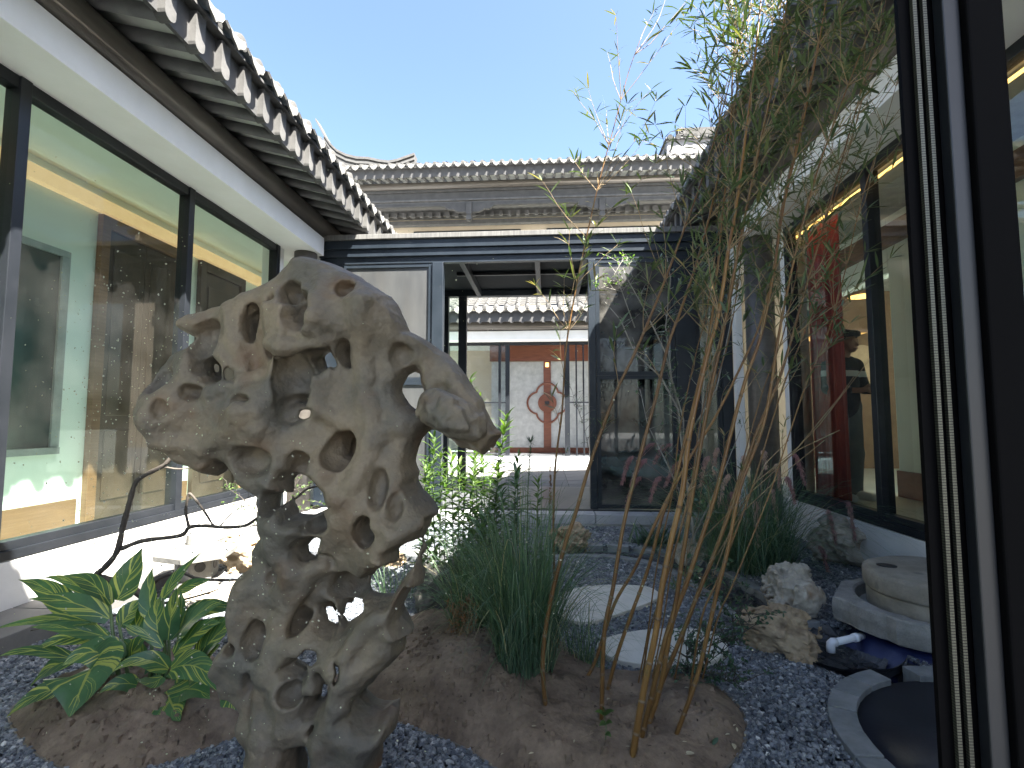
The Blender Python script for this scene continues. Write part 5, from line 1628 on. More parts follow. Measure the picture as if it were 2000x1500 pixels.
# ---- variegated ginger in the left bed
GYb = 2.26
gin = thing('striped_leaf_plant', 'low plant with broad dark green leaves streaked yellow, in the left soil bed', 'plant', tuple(on(270, 1395)))
gin.location = (at(275, 1390, GYb).x, GYb, gz(at(275, 1390, GYb).x, GYb))
GL = gin.location.copy()
LEAVES = [
    ((152, 1214), (105, 1150), (36, 1132), 30, .10, .20), ((210, 1194), (144, 1130), (84, 1128), 17, .10, .22), ((216, 1182), (177, 1128), (123, 1125), 25, .12, .2),
    ((228, 1172), (252, 1125), (279, 1068), 46, .14, .24), ((213, 1209), (135, 1168), (57, 1170), 27, .05, .02), ((190, 1215), (90, 1205), (-10, 1228), 17, .05, .0),
    ((210, 1245), (135, 1224), (60, 1225), 22, .03, -.02), ((186, 1245), (120, 1242), (66, 1272), 21, .02, -.05), ((150, 1290), (66, 1262), (-8, 1284), 16, -.02, -.10),
    ((235, 1292), (180, 1262), (122, 1300), 40, -.02, -.12), ((186, 1296), (168, 1320), (136, 1400), 86, -.06, -.24), ((126, 1344), (70, 1352), (12, 1402), 25, -.08, -.2),
    ((330, 1306), (272, 1278), (218, 1314), 25, -.06, -.2), ((333, 1308), (392, 1290), (442, 1364), 33, -.08, -.22), ((438, 1352), (470, 1350), (479, 1404), 34, -.2, -.26),
    ((297, 1205), (289, 1155), (299, 1108), 28, .08, .12), ((318, 1170), (345, 1125), (392, 1080), 25, .08, .16), ((312, 1245), (302, 1205), (315, 1162), 29, .0, .02),
    ((328, 1250), (334, 1200), (345, 1146), 25, -.02, .0), ((340, 1245), (358, 1195), (352, 1152), 18, .0, .05), ((345, 1247), (384, 1195), (434, 1178), 43, -.01, .0),
    ((340, 1280), (390, 1225), (432, 1216), 30, -.03, -.05), ((385, 1287), (426, 1232), (472, 1206), 38, -.05, -.05), ((372, 1302), (404, 1280), (430, 1258), 27, -.06, -.1),
    ((318, 1264), (285, 1236), (238, 1218), 12, -.03, -.06), ((360, 1205), (410, 1180), (470, 1192), 27, .06, .1), ((345, 1156), (380, 1138), (410, 1133), 20, .1, .15),
    ((318, 1322), (290, 1340), (263, 1324), 26, -.1, -.2), ((325, 1350), (335, 1376), (352, 1408), 47, -.1, -.22), ((352, 1350), (384, 1342), (410, 1364), 34, -.1, -.2),
    ((267, 1338), (231, 1332), (193, 1354), 23, -.08, -.2), ((236, 1224), (258, 1186), (282, 1172), 27, .06, .1), ((186, 1220), (162, 1180), (150, 1152), 39, .1, .14),
    ((150, 1287), (100, 1298), (60, 1340), 25, .0, .0), ((250, 1300), (262, 1262), (292, 1240), 30, .0, .0), ((280, 1290), (240, 1262), (205, 1262), 28, .03, .03),
    ((300, 1360), (262, 1378), (232, 1404), 34, -.05, -.14), ((345, 1310), (372, 1322), (400, 1318), 26, .0, -.03), ((310, 1330), (300, 1300), (330, 1272), 26, .04, .05),
    ((210, 1320), (236, 1290), (262, 1282), 22, .05, .08), ((395, 1235), (430, 1215), (462, 1222), 24, .1, .12), ((270, 1240), (262, 1205), (268, 1180), 22, .1, .12)]
for (b0, m0, t0, wpx, yb0, yt0) in LEAVES:
    Yb, Yt = GYb + yb0, GYb + yt0
    p0, p2 = at(*b0, Yb), at(*t0, Yt)
    p1 = at(*m0, (Yb + Yt) / 2)
    p1 = p1 * 1.35 - (p0 + p2) * 0.175
    L_ = (p2 - p0).length
    face = Vector((rp.uniform(-.25, .25), -0.75 + rp.uniform(-.25, .25), 0.75))
    mb = MB()
    q0 = p0
    if wpx > 80: face = Vector((.25, -1, .15))
    blade(mb, p0 - GL, p1 - GL, p2 - GL, wpx * GYb / F * 1.55, face, seg=9, fold=rp.uniform(.05, .28), attr=rp.uniform(.2, .9), wave=rp.uniform(.01, .05))
    mb.build('leaf', m_ginger, gin, smooth=True)
for path in ([(290, 1392), (322, 1340), (330, 1290), (330, 1238)], [(250, 1385), (232, 1320), (222, 1250), (215, 1182)], [(275, 1390), (250, 1320), (232, 1215)], [(300, 1392), (345, 1330), (372, 1295)],
             [(280, 1392), (296, 1300), (297, 1200)], [(262, 1390), (200, 1330), (160, 1220)], [(300, 1390), (322, 1270), (318, 1168)], [(270, 1390), (215, 1320), (186, 1245)]):
    pts = [at(u, v, GYb + .02 * i) - GL for i, (u, v) in enumerate(path)]
    MB().tube(pts, [0.011, 0.010, 0.008, 0.006][:len(pts)] if len(pts) > 3 else [0.011, 0.009, 0.006], 7).build('stem', m_stem, gin, smooth=True)

# ---- bamboo
CULMS = [
    ('leftmost amber bamboo culm rising from the middle of the soil bed beside the grass clump', [(1066, 1400), (1060, 1290), (1072, 1190), (1100, 1075), (1125, 1000), (1151, 910), (1200, 773), (1240, 689), (1287, 577), (1333, 456), (1378, 330), (1415, 200), (1440, 90)], 2.20, .0115, .9),
    ('thin pale bamboo culm standing alone before the corridor opening with feathery top against the sky', [(1092, 1380), (1086, 1200), (1081, 1052), (1084, 917), (1098, 800), (1106, 676), (1128, 548), (1154, 424), (1176, 332), (1200, 244), (1228, 140), (1255, 66)], 2.75, .0085, .55),
    ('amber bamboo culm with dark lower rings, third from the left', [(1174, 1400), (1180, 1240), (1197, 1150), (1215, 1040), (1235, 950), (1259, 857), (1282, 773), (1305, 675), (1333, 596), (1361, 512), (1384, 428), (1412, 300), (1440, 170), (1462, 40), (1475, -60)], 2.15, .0110, 1.0),
    ('slender bamboo culm that crosses behind its neighbours and leans far right', [(1140, 1345), (1163, 1290), (1200, 1180), (1240, 1110), (1287, 1007), (1324, 937), (1361, 871), (1399, 811), (1455, 699), (1487, 624), (1511, 521), (1528, 400), (1560, 260), (1590, 120), (1612, 10)], 2.45, .0095, 1.0),
    ('darker brown bamboo culm just left of the thickest one', [(1184, 1385), (1205, 1280), (1233, 1200), (1267, 1107), (1293, 1010), (1319, 937), (1340, 850), (1362, 760), (1384, 660), (1398, 560), (1410, 430), (1425, 280), (1432, 120), (1440, -40)], 2.35, .0100, 1.0),
    ('thickest bamboo culm, golden, in front near the edge of the soil bed', [(1233, 1468), (1257, 1350), (1280, 1240), (1293, 1147), (1310, 1060), (1333, 960), (1347, 848), (1380, 699), (1403, 615), (1422, 493), (1438, 400), (1458, 250), (1476, 100), (1490, -40)], 1.98, .0150, 1.0),
    ('golden bamboo culm close behind the thickest one', [(1250, 1440), (1277, 1340), (1300, 1247), (1318, 1187), (1332, 1095), (1361, 913), (1389, 755), (1408, 671), (1432, 540), (1459, 400), (1500, 210), (1530, 50), (1545, -60)], 2.08, .0120, 1.0),
    ('long yellow bamboo culm forking from the crowded foot towards the right window', [(1262, 1428), (1290, 1340), (1312, 1220), (1337, 1150), (1363, 1073), (1399, 960), (1427, 848), (1455, 745), (1487, 652), (1511, 531), (1531, 400), (1568, 240), (1600, 80), (1620, -40)], 2.16, .0120, 1.0),
    ('brownish bamboo culm leaning towards the pleated red sheet', [(1267, 1420), (1293, 1333), (1337, 1227), (1363, 1160), (1394, 1085), (1436, 969), (1473, 857), (1520, 745), (1543, 671), (1576, 554), (1599, 475), (1618, 410), (1642, 320), (1672, 215), (1705, 110)], 2.28, .0112, 1.0),
    ('rightmost golden bamboo culm, standing apart near the bed edge', [(1316, 1448), (1360, 1327), (1383, 1233), (1402, 1150), (1422, 1072), (1445, 955), (1487, 843), (1505, 760), (1520, 660), (1548, 520), (1585, 370), (1640, 210), (1690, 80)], 2.12, .0105, 1.0)]
for (du, dv, sc, Yd) in ((-34, 12, .55, .30), (22, 6, .50, .38), (46, -10, .60, .22), (12, -22, .45, .52), (70, -6, .50, .42), (-12, -4, .45, .45)):
    src = CULMS[5 + (abs(du) % 4)]
    CULMS.append(('thin tan bamboo stem fanning up among the thicker amber culms', [(u + du * (1 + .0011 * (1450 - v)) , v + dv - (40 if v > 1300 else 0)) for u, v in src[1][1:]], src[2] + Yd, .0095 * sc, .55))
def node_branch(tw, lv, p, dirv, L, n_leaf, leafL, dens_attr):
    """a thin side branch with a few forks and its leaves"""
    d = Vector(dirv).normalized()
    pts = [p]
    q = p.copy()
    k = 5
    for i in range(k):
        d = (d + Vector((rp.gauss(0, .10), rp.gauss(0, .10), 0.05))).normalized()
        q = q + d * (L / k)
        pts.append(q.copy())
    tw.tube(pts, [0.0022 * (1 - .7 * i / k) for i in range(k + 1)], 4, cap=False)
    def leaves_at(q, d, n):
        for j in range(n):
            a = rp.uniform(0, 2 * PI)
            side = Vector((math.cos(a), math.sin(a) * .9, rp.uniform(-.35, .55)))
            dd = (d * rp.uniform(.2, .9) + side * rp.uniform(.5, .9)).normalized()
            LL = leafL * rp.uniform(.6, 1.25)
            at_ = min(1, max(0, rp.betavariate(1.6, 2.6) + dens_attr))
            lv.leaf(q + dd * 0.004, dd, (rp.uniform(-.4, .4), rp.uniform(-.4, .4), 1), LL, LL * rp.uniform(.11, .16), rp.uniform(.1, .9), 3, 0.15, at_)
    used = 0
    for i in range(2, k + 1):
        c = 2 if i < k else 4
        leaves_at(pts[i], (pts[i] - pts[i - 1]).normalized(), c)
        used += c
    while used < n_leaf:
        i = rp.randrange(1, k + 1)
        dd = ((pts[i] - pts[i - 1]).normalized() + Vector((rp.gauss(0, .6), rp.gauss(0, .6), rp.uniform(-.1, .5)))).normalized()
        e = pts[i] + dd * L * rp.uniform(.15, .40)
        tw.tube([pts[i], e], [0.0013, 0.0006], 3, cap=False)
        c = rp.choice((3, 4, 5))
        leaves_at(e, dd, c)
        used += c
for ci, (label, path, Yc, rad, dens) in enumerate(CULMS):
    pts0 = [at(u, v, Yc) for u, v in path]
    root = pts0[0].copy()
    zg = gz(root.x, root.y)
    top = pts0[-1]
    # gentle lean in depth so that the stems are not in one plane
    lean = rp.uniform(-.12, .32)
    hgt = top.z - zg
    pts = []
    for p in pts0:
        t = (p.z - zg) / max(.1, hgt)
        Y = Yc + lean * max(0, t) ** 1.3
        pts.append(CAM + (p - CAM) * (Y / p.y))
    pts[0].z = zg - 0.03
    # smooth resample
    P = [np.array(p) for p in pts]
    P = [2 * P[0] - P[1]] + P + [2 * P[-1] - P[-2]]
    fine = []
    for i in range(1, len(P) - 2):
        for t in np.linspace(0, 1, 5, endpoint=False):
            a, b, c, d = P[i - 1], P[i], P[i + 1], P[i + 2]
            fine.append(Vector(0.5 * (2 * b + (c - a) * t + (2 * a - 5 * b + 4 * c - d) * t * t + (3 * b - a - 3 * c + d) * t ** 3)))
    fine.append(Vector(P[-2]))
    th = thing('bamboo_culm', label, 'bamboo', (fine[0].x, fine[0].y, zg), 0, 'bamboo culms in the middle bed')
    O = th.location.copy()
    cum = [0]
    for a, b in zip(fine[:-1], fine[1:]): cum.append(cum[-1] + (b - a).length)
    tot = cum[-1]
    rr = [.86 * rad * (1 - 0.80 * (s / tot) ** 1.1) for s in cum]
    MB().tube([p - O for p in fine], rr, 10).build('culm', m_culm, th, smooth=True)
    tw = MB(); lv = MB()
    s = rp.uniform(.05, .12); step = .10
    def pos(s):
        j = max(i for i in range(len(cum)) if cum[i] <= s + 1e-9)
        j = min(j, len(cum) - 2)
        t = (s - cum[j]) / max(1e-6, cum[j + 1] - cum[j])
        return fine[j].lerp(fine[j + 1], t), (fine[j + 1] - fine[j]).normalized(), rr[j] * (1 - t) + rr[j + 1] * t
    while s < tot - 0.02:
        p, d, r = pos(s)
        MB().tube([p - O - d * .006, p - O - d * .002, p - O + d * .001, p - O + d * .005], [r * 1.02, r * 1.22, r * 1.15, r * 1.01], 10, cap=False).build('node_ring', m_node, th, smooth=True)
        z = p.z
        frac = s / tot
        if z > 1.25 and rp.random() < dens + .3:
            heavy = min(1, max(0, (z - 1.3) / 1.1))
            for b in range(1 if z < 1.6 else rp.choice((3, 4, 5))):
                a = rp.uniform(0, 2 * PI)
                dv = d * rp.uniform(.5, 1.0) + Vector((math.cos(a), math.sin(a) * .6, 0)) * rp.uniform(.35, .75)
                node_branch(tw, lv, p - O, dv, rp.uniform(.12, .26) + .38 * heavy * rp.random(), int(4 + 10 * heavy * dens), rp.uniform(.062, .098), 0.0 if ci != 1 else .25)
        elif z > 0.9 and rp.random() < .35:
            a = rp.uniform(0, 2 * PI)
            node_branch(tw, lv, p - O, d * .8 + Vector((math.cos(a), math.sin(a), 0)) * .5, rp.uniform(.08, .2), 4, .05, .25)
        step = min(.26, step * 1.18)
        s += step
    node_branch(tw, lv, fine[-1] - O, (fine[-1] - fine[-2]), .16, 10, .06, 0)
    tw.build('branch', m_twig, th, smooth=True, kind='stuff')
    lv.build('foliage', m_bleaf, th, kind='stuff')

# dry straw-coloured stalks fanning to the right of the bamboo
ds_ = thing('dry_stalk', 'thin dry straw-coloured twigs fanning up in front of the right-hand window', 'plant', tuple(on(1400, 1150)))
O = ds_.location.copy()
for path in ([(1372, 1052), (1440, 985), (1530, 905), (1600, 830), (1700, 700)], [(1436, 1010), (1478, 940), (1560, 872), (1640, 775), (1668, 735)], [(1455, 980), (1500, 900), (1540, 860)], [(1500, 925), (1560, 878), (1640, 840)], [(1400, 1085), (1450, 1000), (1530, 925), (1610, 860)], [(1395, 1120), (1436, 1010)]):
    pts = [at(u, v, 2.9) - O for u, v in path]
    MB().tube(pts, [.0034 - .0005 * i for i in range(len(pts))], 5).build('twig', m_twig, ds_, smooth=True)

# ---- grass clumps
def grass(label, cx, cy, rad, n, hmin, hmax, spread, W, bright, name='grass_clump', group='grasses in the soil bed', m=None, stems=0):
    t = thing(name, label, 'grass', (cx, cy, gz(cx, cy)), 0, group)
    b = MB()
    for i in range(n):
        a, r = rp.uniform(0, 2 * PI), rad * math.sqrt(rp.random())
        x, y = r * math.cos(a), r * math.sin(a)
        z0 = gz(cx + x, cy + y) - t.location.z - .01
        H = rp.uniform(hmin, hmax)
        a2 = a + rp.gauss(0, .7)
        if rp.random() < .22: H *= rp.uniform(.35, .6)
        out = spread * rp.random() ** 0.8 * H * (1.6 if H < hmin else 1.0)
        hz = Vector((math.cos(a2), math.sin(a2), 0))
        p0 = Vector((x, y, z0))
        p1 = p0 + Vector((0, 0, H * .92)) + hz * out * .32
        p2 = p0 + hz * out * 1.1 + Vector((0, 0, H * (1.0 - 0.55 * (out / H) ** 1.2 * rp.uniform(.6, 1.3))))
        thin_blade(b, p0, p1, p2, W * rp.uniform(.6, 1.3), min(1, max(0, rp.gauss(.45, .22) + bright)))
    b.build('blades', m or m_grass, t, kind='stuff')
    return t
gc = onsoil(1030, 1330)
grass('dense clump of long dark blue-green grass arching in the middle soil bed', at(1025, 1300, 2.42).x, 2.45, .13, 1000, .32, .95, .92, .0044, .06)
grass('looser grey-green grass tuft arching behind the scholar rock', at(925, 1200, 3.0).x, 3.0, .13, 420, .30, .74, 1.25, .0046, .12)
grass('short sparse grass tuft in the bed beside the stepping stone', at(1140, 1290, 2.72).x, 2.72, .10, 130, .18, .42, 1.1, .0040, .05)
grass('upright rushes at the back of the middle bed', at(1000, 1190, 3.25).x, 3.3, .16, 260, .40, .80, .75, .0048, .0)
grass('few thin grass stems seen through the lower hole of the scholar rock', at(765, 1160, 3.6).x, 3.7, .15, 46, .25, .5, .8, .006, .05)

# ---- leafy upright stems (lit from behind)
def leafy(label, path, Yc, n, leafL, m, name='leafy_stem', top=True, w=.29, group='leafy stems behind the scholar rock', lo=0.12):
    pts = [at(u, v, Yc + .03 * i) for i, (u, v) in enumerate(path)]
    zg = gz(pts[0].x, pts[0].y)
    base = Vector((pts[0].x + rp.uniform(-.02, .02), pts[0].y, zg - .02))
    pts = [base] + pts
    t = thing(name, label, 'plant', (base.x, base.y, zg), 0, group)
    O = t.location.copy()
    MB().tube([p - O for p in pts], [.0062 - .0040 * i / (len(pts) - 1) for i in range(len(pts))], 6).build('stem', m_stem, t, smooth=True)
    b = MB()
    cum = [0]
    for p, q in zip(pts[:-1], pts[1:]): cum.append(cum[-1] + (q - p).length)
    ga = rp.random() * 6
    n = int(n * 1.6)
    for i in range(n):
        s = cum[-1] * (lo + (1 - lo) * (i + rp.random() * .6) / n)
        s = min(s, cum[-1] - 1e-4)
        j = max(k for k in range(len(cum)) if cum[k] <= s)
        p = pts[j].lerp(pts[j + 1], (s - cum[j]) / (cum[j + 1] - cum[j]))
        ga += 2.399
        fr = s / cum[-1]
        up = rp.uniform(.15, .6) + (.9 * max(0, fr - .8) / .2)
        d = Vector((math.cos(ga), math.sin(ga), up))
        L_ = 1.45 * leafL * rp.uniform(.7, 1.15) * (1 - .35 * max(0, fr - .8) / .2)
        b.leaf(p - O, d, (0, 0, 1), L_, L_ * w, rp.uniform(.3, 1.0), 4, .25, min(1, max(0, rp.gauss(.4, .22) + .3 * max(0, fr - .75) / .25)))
    b.build('foliage', m, t, kind='stuff')
    return t
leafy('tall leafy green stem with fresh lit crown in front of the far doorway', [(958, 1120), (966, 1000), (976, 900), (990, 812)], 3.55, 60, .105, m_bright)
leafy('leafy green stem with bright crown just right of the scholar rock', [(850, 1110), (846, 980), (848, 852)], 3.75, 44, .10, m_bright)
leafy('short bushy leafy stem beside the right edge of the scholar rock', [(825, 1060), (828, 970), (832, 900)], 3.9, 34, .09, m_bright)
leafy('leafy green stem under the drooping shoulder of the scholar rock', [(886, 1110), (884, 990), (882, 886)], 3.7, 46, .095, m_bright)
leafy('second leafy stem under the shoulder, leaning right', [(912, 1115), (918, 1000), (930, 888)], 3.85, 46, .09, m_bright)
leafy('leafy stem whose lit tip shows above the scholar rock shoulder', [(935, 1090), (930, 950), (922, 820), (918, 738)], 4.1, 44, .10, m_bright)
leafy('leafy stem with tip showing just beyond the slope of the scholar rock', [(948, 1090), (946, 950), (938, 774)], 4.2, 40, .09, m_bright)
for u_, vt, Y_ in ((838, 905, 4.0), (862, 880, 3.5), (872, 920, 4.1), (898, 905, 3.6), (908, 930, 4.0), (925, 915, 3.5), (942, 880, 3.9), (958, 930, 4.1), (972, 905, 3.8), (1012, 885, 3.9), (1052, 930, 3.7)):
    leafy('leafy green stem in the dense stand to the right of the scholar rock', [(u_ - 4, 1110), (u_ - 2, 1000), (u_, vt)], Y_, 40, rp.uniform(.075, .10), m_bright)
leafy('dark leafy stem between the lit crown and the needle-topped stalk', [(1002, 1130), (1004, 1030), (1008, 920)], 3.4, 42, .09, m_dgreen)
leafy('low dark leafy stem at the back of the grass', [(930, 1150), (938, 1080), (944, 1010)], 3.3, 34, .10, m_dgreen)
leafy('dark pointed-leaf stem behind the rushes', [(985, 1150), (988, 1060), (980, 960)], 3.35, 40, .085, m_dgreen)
st = leafy('straight stalk thick with short needles and a dark tufted top', [(1030, 1200), (1029, 1080), (1031, 960), (1036, 872)], 2.95, 230, .036, m_dgreen, name='needle_stalk', w=.10, group='needle-leaved stalks', lo=.2)
b = MB(); O = st.location; p = at(1036, 864, 3.03) - O
for i in range(90):
    d = Vector((rp.gauss(0, 1), rp.gauss(0, 1), rp.gauss(.5, .8))).normalized()
    b.leaf(p, d, (0, 0, 1), rp.uniform(.03, .055), .004, .2, 2, .1, rp.random() * .6)
b.build('tuft', m_dgreen, st, kind='stuff')
s2 = leafy('straight stalk ending in a brown cone-like seed head', [(1073, 1180), (1074, 1080), (1074, 985)], 3.0, 90, .032, m_dgreen, name='needle_stalk', w=.10, group='needle-leaved stalks', lo=.3)
b = MB(); O = s2.location
for i in range(130):
    t = rp.random(); p = at(1075, 985 - 75 * t, 3.06) - O
    d = Vector((rp.gauss(0, 1), rp.gauss(0, 1), .7)).normalized()
    b.leaf(p, d, (0, 0, 1), .020 * (1.15 - .5 * t), .008, .3, 2, .1, rp.random())
b.build('seed_head', m_rust, s2, kind='stuff')
# dried rusty flower heads hanging at the edge of the grass
df = thing('dried_flower', 'rusty brown dried flower stalks drooping between scholar rock and grass', 'plant', (at(900, 1220, 2.75).x, 2.75, gz(at(900, 1220, 2.75).x, 2.75)))
O = df.location.copy()
b, l = MB(), MB()
for i in range(34):
    u0, v0 = rp.uniform(895, 935), rp.uniform(1190, 1260)
    p0 = at(u0, v0, 2.75) - O
    p2 = at(rp.uniform(868, 930), rp.uniform(1170, 1300), 2.70 + rp.uniform(-.1, .1)) - O
    pm = (p0 + p2) / 2 + Vector((0, 0, .06))
    pts = [p0, pm, p2]
    b.tube(pts, [.0018, .0015, .001], 4, cap=False)
    for k in range(14):
        q = pm.lerp(p2, rp.random()) + Vector((rp.gauss(0, .01), rp.gauss(0, .01), rp.gauss(0, .01)))
        l.leaf(q, (rp.gauss(0, 1), rp.gauss(0, 1), rp.gauss(0, 1)), (0, 0, 1), rp.uniform(.010, .022), .009, .4, 2, .3, rp.random())
for u in (880, 900, 915):
    b.tube([Vector((0, 0, -.02)), at(u + 8, 1230, 2.75) - O, at(u, 1150, 2.78) - O], [.003, .0025, .0015], 5, cap=False)
b.build('stem', m_twig, df, smooth=True, kind='stuff'); l.build('flower_heads', m_rust, df, kind='stuff')

# ---- fountain grass with pink plumes at the right, spiky clump beside it
fx, fy = at(1462, 1090, 4.75).x, 4.75
fg = grass('big dark clump of fountain grass with hanging pink plumes before the right house corner', fx, fy, .34, 1500, .50, 1.20, 1.30, .0056, .04, name='fountain_grass', group=None)
O = fg.location.copy()
PL = [((1425, 925), (1404, 990), 0), ((1476, 978), (1478, 1066), 0), ((1508, 954), (1518, 1026), 0), ((1402, 874), (1394, 925), 0), ((1455, 888), (1450, 935), 0), ((1490, 880), (1496, 915), 0), ((1516, 905), (1522, 955), 0), ((1430, 960), (1420, 1010), 1),
      ((1550, 884), (1572, 946), 1), ((1616, 994), (1632, 1062), 1), ((1656, 978), (1670, 1056), 1), ((1600, 1066), (1616, 1116), 1), ((1310, 866), (1278, 905), 1), ((1290, 930), (1270, 980), 1), ((1262, 895), (1232, 950), 1), ((1250, 930), (1222, 990), 1),
      ((1330, 900), (1300, 950), 1), ((1235, 890), (1215, 945), 1), ((1282, 865), (1246, 900), 1), ((1384, 890), (1368, 950), 0), ((1348, 885), (1336, 930), 1), ((1536, 930), (1552, 985), 1)]
for (a, c, red) in PL:
    Yp = fy + rp.uniform(-.35, .05)
    p0, p2 = at(*a, Yp) - O, at(*c, Yp - .05) - O
    b = MB()
    dv = (p2 - p0)
    for k in range(480):
        t = rp.random()
        q = p0.lerp(p2, t) + Vector((rp.gauss(0, .008), rp.gauss(0, .008), .05 * math.sin(t * PI)))
        e = Vector((rp.gauss(0, 1), rp.gauss(0, 1), rp.gauss(0, 1))).normalized() * .6 + dv.normalized() * .9
        b.leaf(q, e, (0, 0, 1), rp.uniform(.022, .044) * (1.1 - .5 * t), .0048, .1, 2, .1, rp.random())
    stalk0 = Vector((rp.uniform(-.15, .15), rp.uniform(-.1, .1), .05))
    pm = p0 * .8 + stalk0 * .2 + Vector((0, 0, .14))
    pts = [stalk0 * (1 - t) ** 2 + pm * 2 * t * (1 - t) + p0 * t * t for t in np.linspace(0, 1, 7)] + [p2]
    b.tube(pts, .0016, 4, cap=False)
    b.build('plume', m_redplume if red else m_plume, fg)
sy = thing('spiky_plant', 'low dark green spiky clump at the foot of the corridor step', 'plant', (at(1285, 1050, 5.5).x, 5.5, 0))
b = MB()
for i in range(150):
    a = rp.uniform(0, 2 * PI); e = rp.uniform(.15, 1.2)
    d = Vector((math.cos(a) * math.cos(e), math.sin(a) * math.cos(e), math.sin(e)))
    p0 = Vector((rp.gauss(0, .12), rp.gauss(0, .08), 0)); L_ = rp.uniform(.18, .34)
    thin_blade(b, p0, p0 + d * L_ * .6, p0 + d * L_ - Vector((0, 0, .04)), .022, rp.uniform(.1, .7))
b.build('blades', m_dgreen, sy, kind='stuff')

# ---- grey-stemmed shrub behind the bamboo
def shrub(label, name, Yc, branches, nleaf, leafL, m, mb_, rad=.010, jitter=.07, grp=None, attr0=.45, w=.5, tips=None, base=None):
    p = at(*branches[0][0], Yc)
    zg = gz(p.x, p.y) if base is None else base
    t = thing(name, label, 'shrub', (p.x, p.y, zg), 0, grp)
    O = t.location.copy()
    br, lf = MB(), MB()
    segs = []
    for path in branches:
        pts = []
        yo = rp.uniform(-.15, .15)
        for i, (u, v) in enumerate(path):
            pts.append(at(u, v, Yc + yo * i / len(path)) - O)
        n = len(pts)
        r0 = rad if path is branches[0] else rad * .6
        br.tube(pts, [r0 * (1 - .75 * i / (n - 1)) for i in range(n)], 6)
        for i in range(n - 1): segs.append((pts[i], pts[i + 1], i / (n - 1)))
    for i in range(nleaf // 6):
        a, c, f = rp.choice(segs)
        q = a.lerp(c, rp.random())
        d = Vector((rp.gauss(0, .7), rp.gauss(0, .7), rp.uniform(0, 1))).normalized()
        L_ = rp.uniform(.05, .22)
        e = q + d * L_
        br.tube([q, q.lerp(e, .5) + Vector((rp.gauss(0, .01), 0, .01)), e], [.0022, .0016, .0008], 4, cap=False)
        for k in range(6):
            g2 = q.lerp(e, rp.uniform(.3, 1)) 
            dd = Vector((rp.gauss(0, 1), rp.gauss(0, 1), rp.gauss(.3, .7)))
            lf.leaf(g2, dd, (rp.gauss(0, .4), rp.gauss(0, .4), 1), leafL * rp.uniform(.6, 1.2), leafL * w * rp.uniform(.7, 1.1), .3, 3, .2, min(1, max(0, rp.gauss(attr0, .25))))
    br.build('branch', mb_, t, smooth=True, kind='stuff')
    lf.build('foliage', m, t, kind='stuff')
    return t
shrub('grey-stemmed shrub with sparse small leaves between the bamboo and the glazed panel', 'grey_stemmed_shrub', 4.3,
      [[(1362, 1115), (1350, 1000), (1335, 900), (1325, 800), (1290, 735), (1240, 690), (1212, 625), (1180, 588)], [(1335, 900), (1335, 820), (1312, 740), (1300, 640), (1310, 545), (1302, 500)], [(1350, 960), (1372, 800), (1378, 690), (1390, 560), (1384, 500)],
       [(1325, 800), (1300, 690), (1262, 610), (1225, 545), (1215, 520)], [(1340, 860), (1400, 760), (1425, 640), (1440, 540)], [(1345, 1000), (1300, 900), (1265, 830), (1250, 760)], [(1355, 1050), (1410, 930), (1450, 830)]],
      780, .034, m_dgreen, m_grayb, rad=.013, attr0=.55, w=.42)
shrub('light green leafy branch tip catching the sun by the corridor post', 'sunlit_sprig', 4.25, [[(1240, 640), (1215, 570), (1200, 535), (1218, 505)], [(1215, 570), (1180, 560), (1155, 570)], [(1215, 570), (1235, 540), (1222, 500)]], 170, .036, m_bright, m_grayb, rad=.005, attr0=.7, w=.42, base=1.9)
shrub('small dark-leaved bush by the right end of the middle bed', 'small_leaf_bush', 2.62,
      [[(1345, 1330), (1362, 1270), (1400, 1210), (1432, 1140)], [(1350, 1320), (1400, 1280), (1450, 1240), (1475, 1200)], [(1345, 1330), (1340, 1260), (1352, 1180), (1372, 1120)], [(1355, 1320), (1420, 1330), (1460, 1330)], [(1348, 1325), (1320, 1350), (1292, 1360)], [(1362, 1270), (1420, 1250), (1440, 1190)]],
      1150, .026, m_dgreen, m_branch, rad=.004, attr0=.35, w=.62)
shrub('bluish round-leaved sapling twigs in front of the fountain grass', 'round_leaved_sapling', 3.3, [[(1330, 1180), (1345, 1060), (1322, 960), (1298, 880)], [(1340, 1100), (1365, 1000), (1372, 930)], [(1345, 1120), (1385, 1130), (1400, 1120)], [(1335, 1140), (1365, 1150), (1390, 1155)]], 170, .040, m_dgreen, m_twig, rad=.004, attr0=.6, w=.6)
shrub('feathery evergreen sprig hanging in front of the far lattice posts', 'evergreen_sprig', 4.6, [[(1150, 880), (1140, 830), (1122, 780), (1110, 740)], [(1140, 830), (1130, 800), (1118, 790)]], 130, .03, m_dgreen, m_branch, rad=.003, attr0=.6, w=.2, base=.8)
shrub('thin twiggy bush with few green leaves behind the left side of the scholar rock', 'twiggy_bush', 4.6, [[(520, 1050), (500, 1000), (470, 970), (440, 950)], [(515, 1040), (470, 1000), (430, 985)], [(520, 1045), (560, 985), (600, 955), (640, 940)], [(530, 1040), (590, 1000), (640, 985)], [(520, 1050), (570, 960), (590, 925)]], 330, .034, m_bright, m_branch, rad=.006, attr0=.5, w=.5)
sd = thing('seedling', 'small bright green seedling sprouting from bare soil in front of the grass', 'plant', tuple(onsoil(1182, 1452)))
O = sd.location.copy()
MB().tube([Vector((0, 0, -.01)), at(1184, 1420, O.y) - O, at(1180, 1392, O.y) - O], [.002, .0018, .0012], 5).build('stem', m_stem, sd)
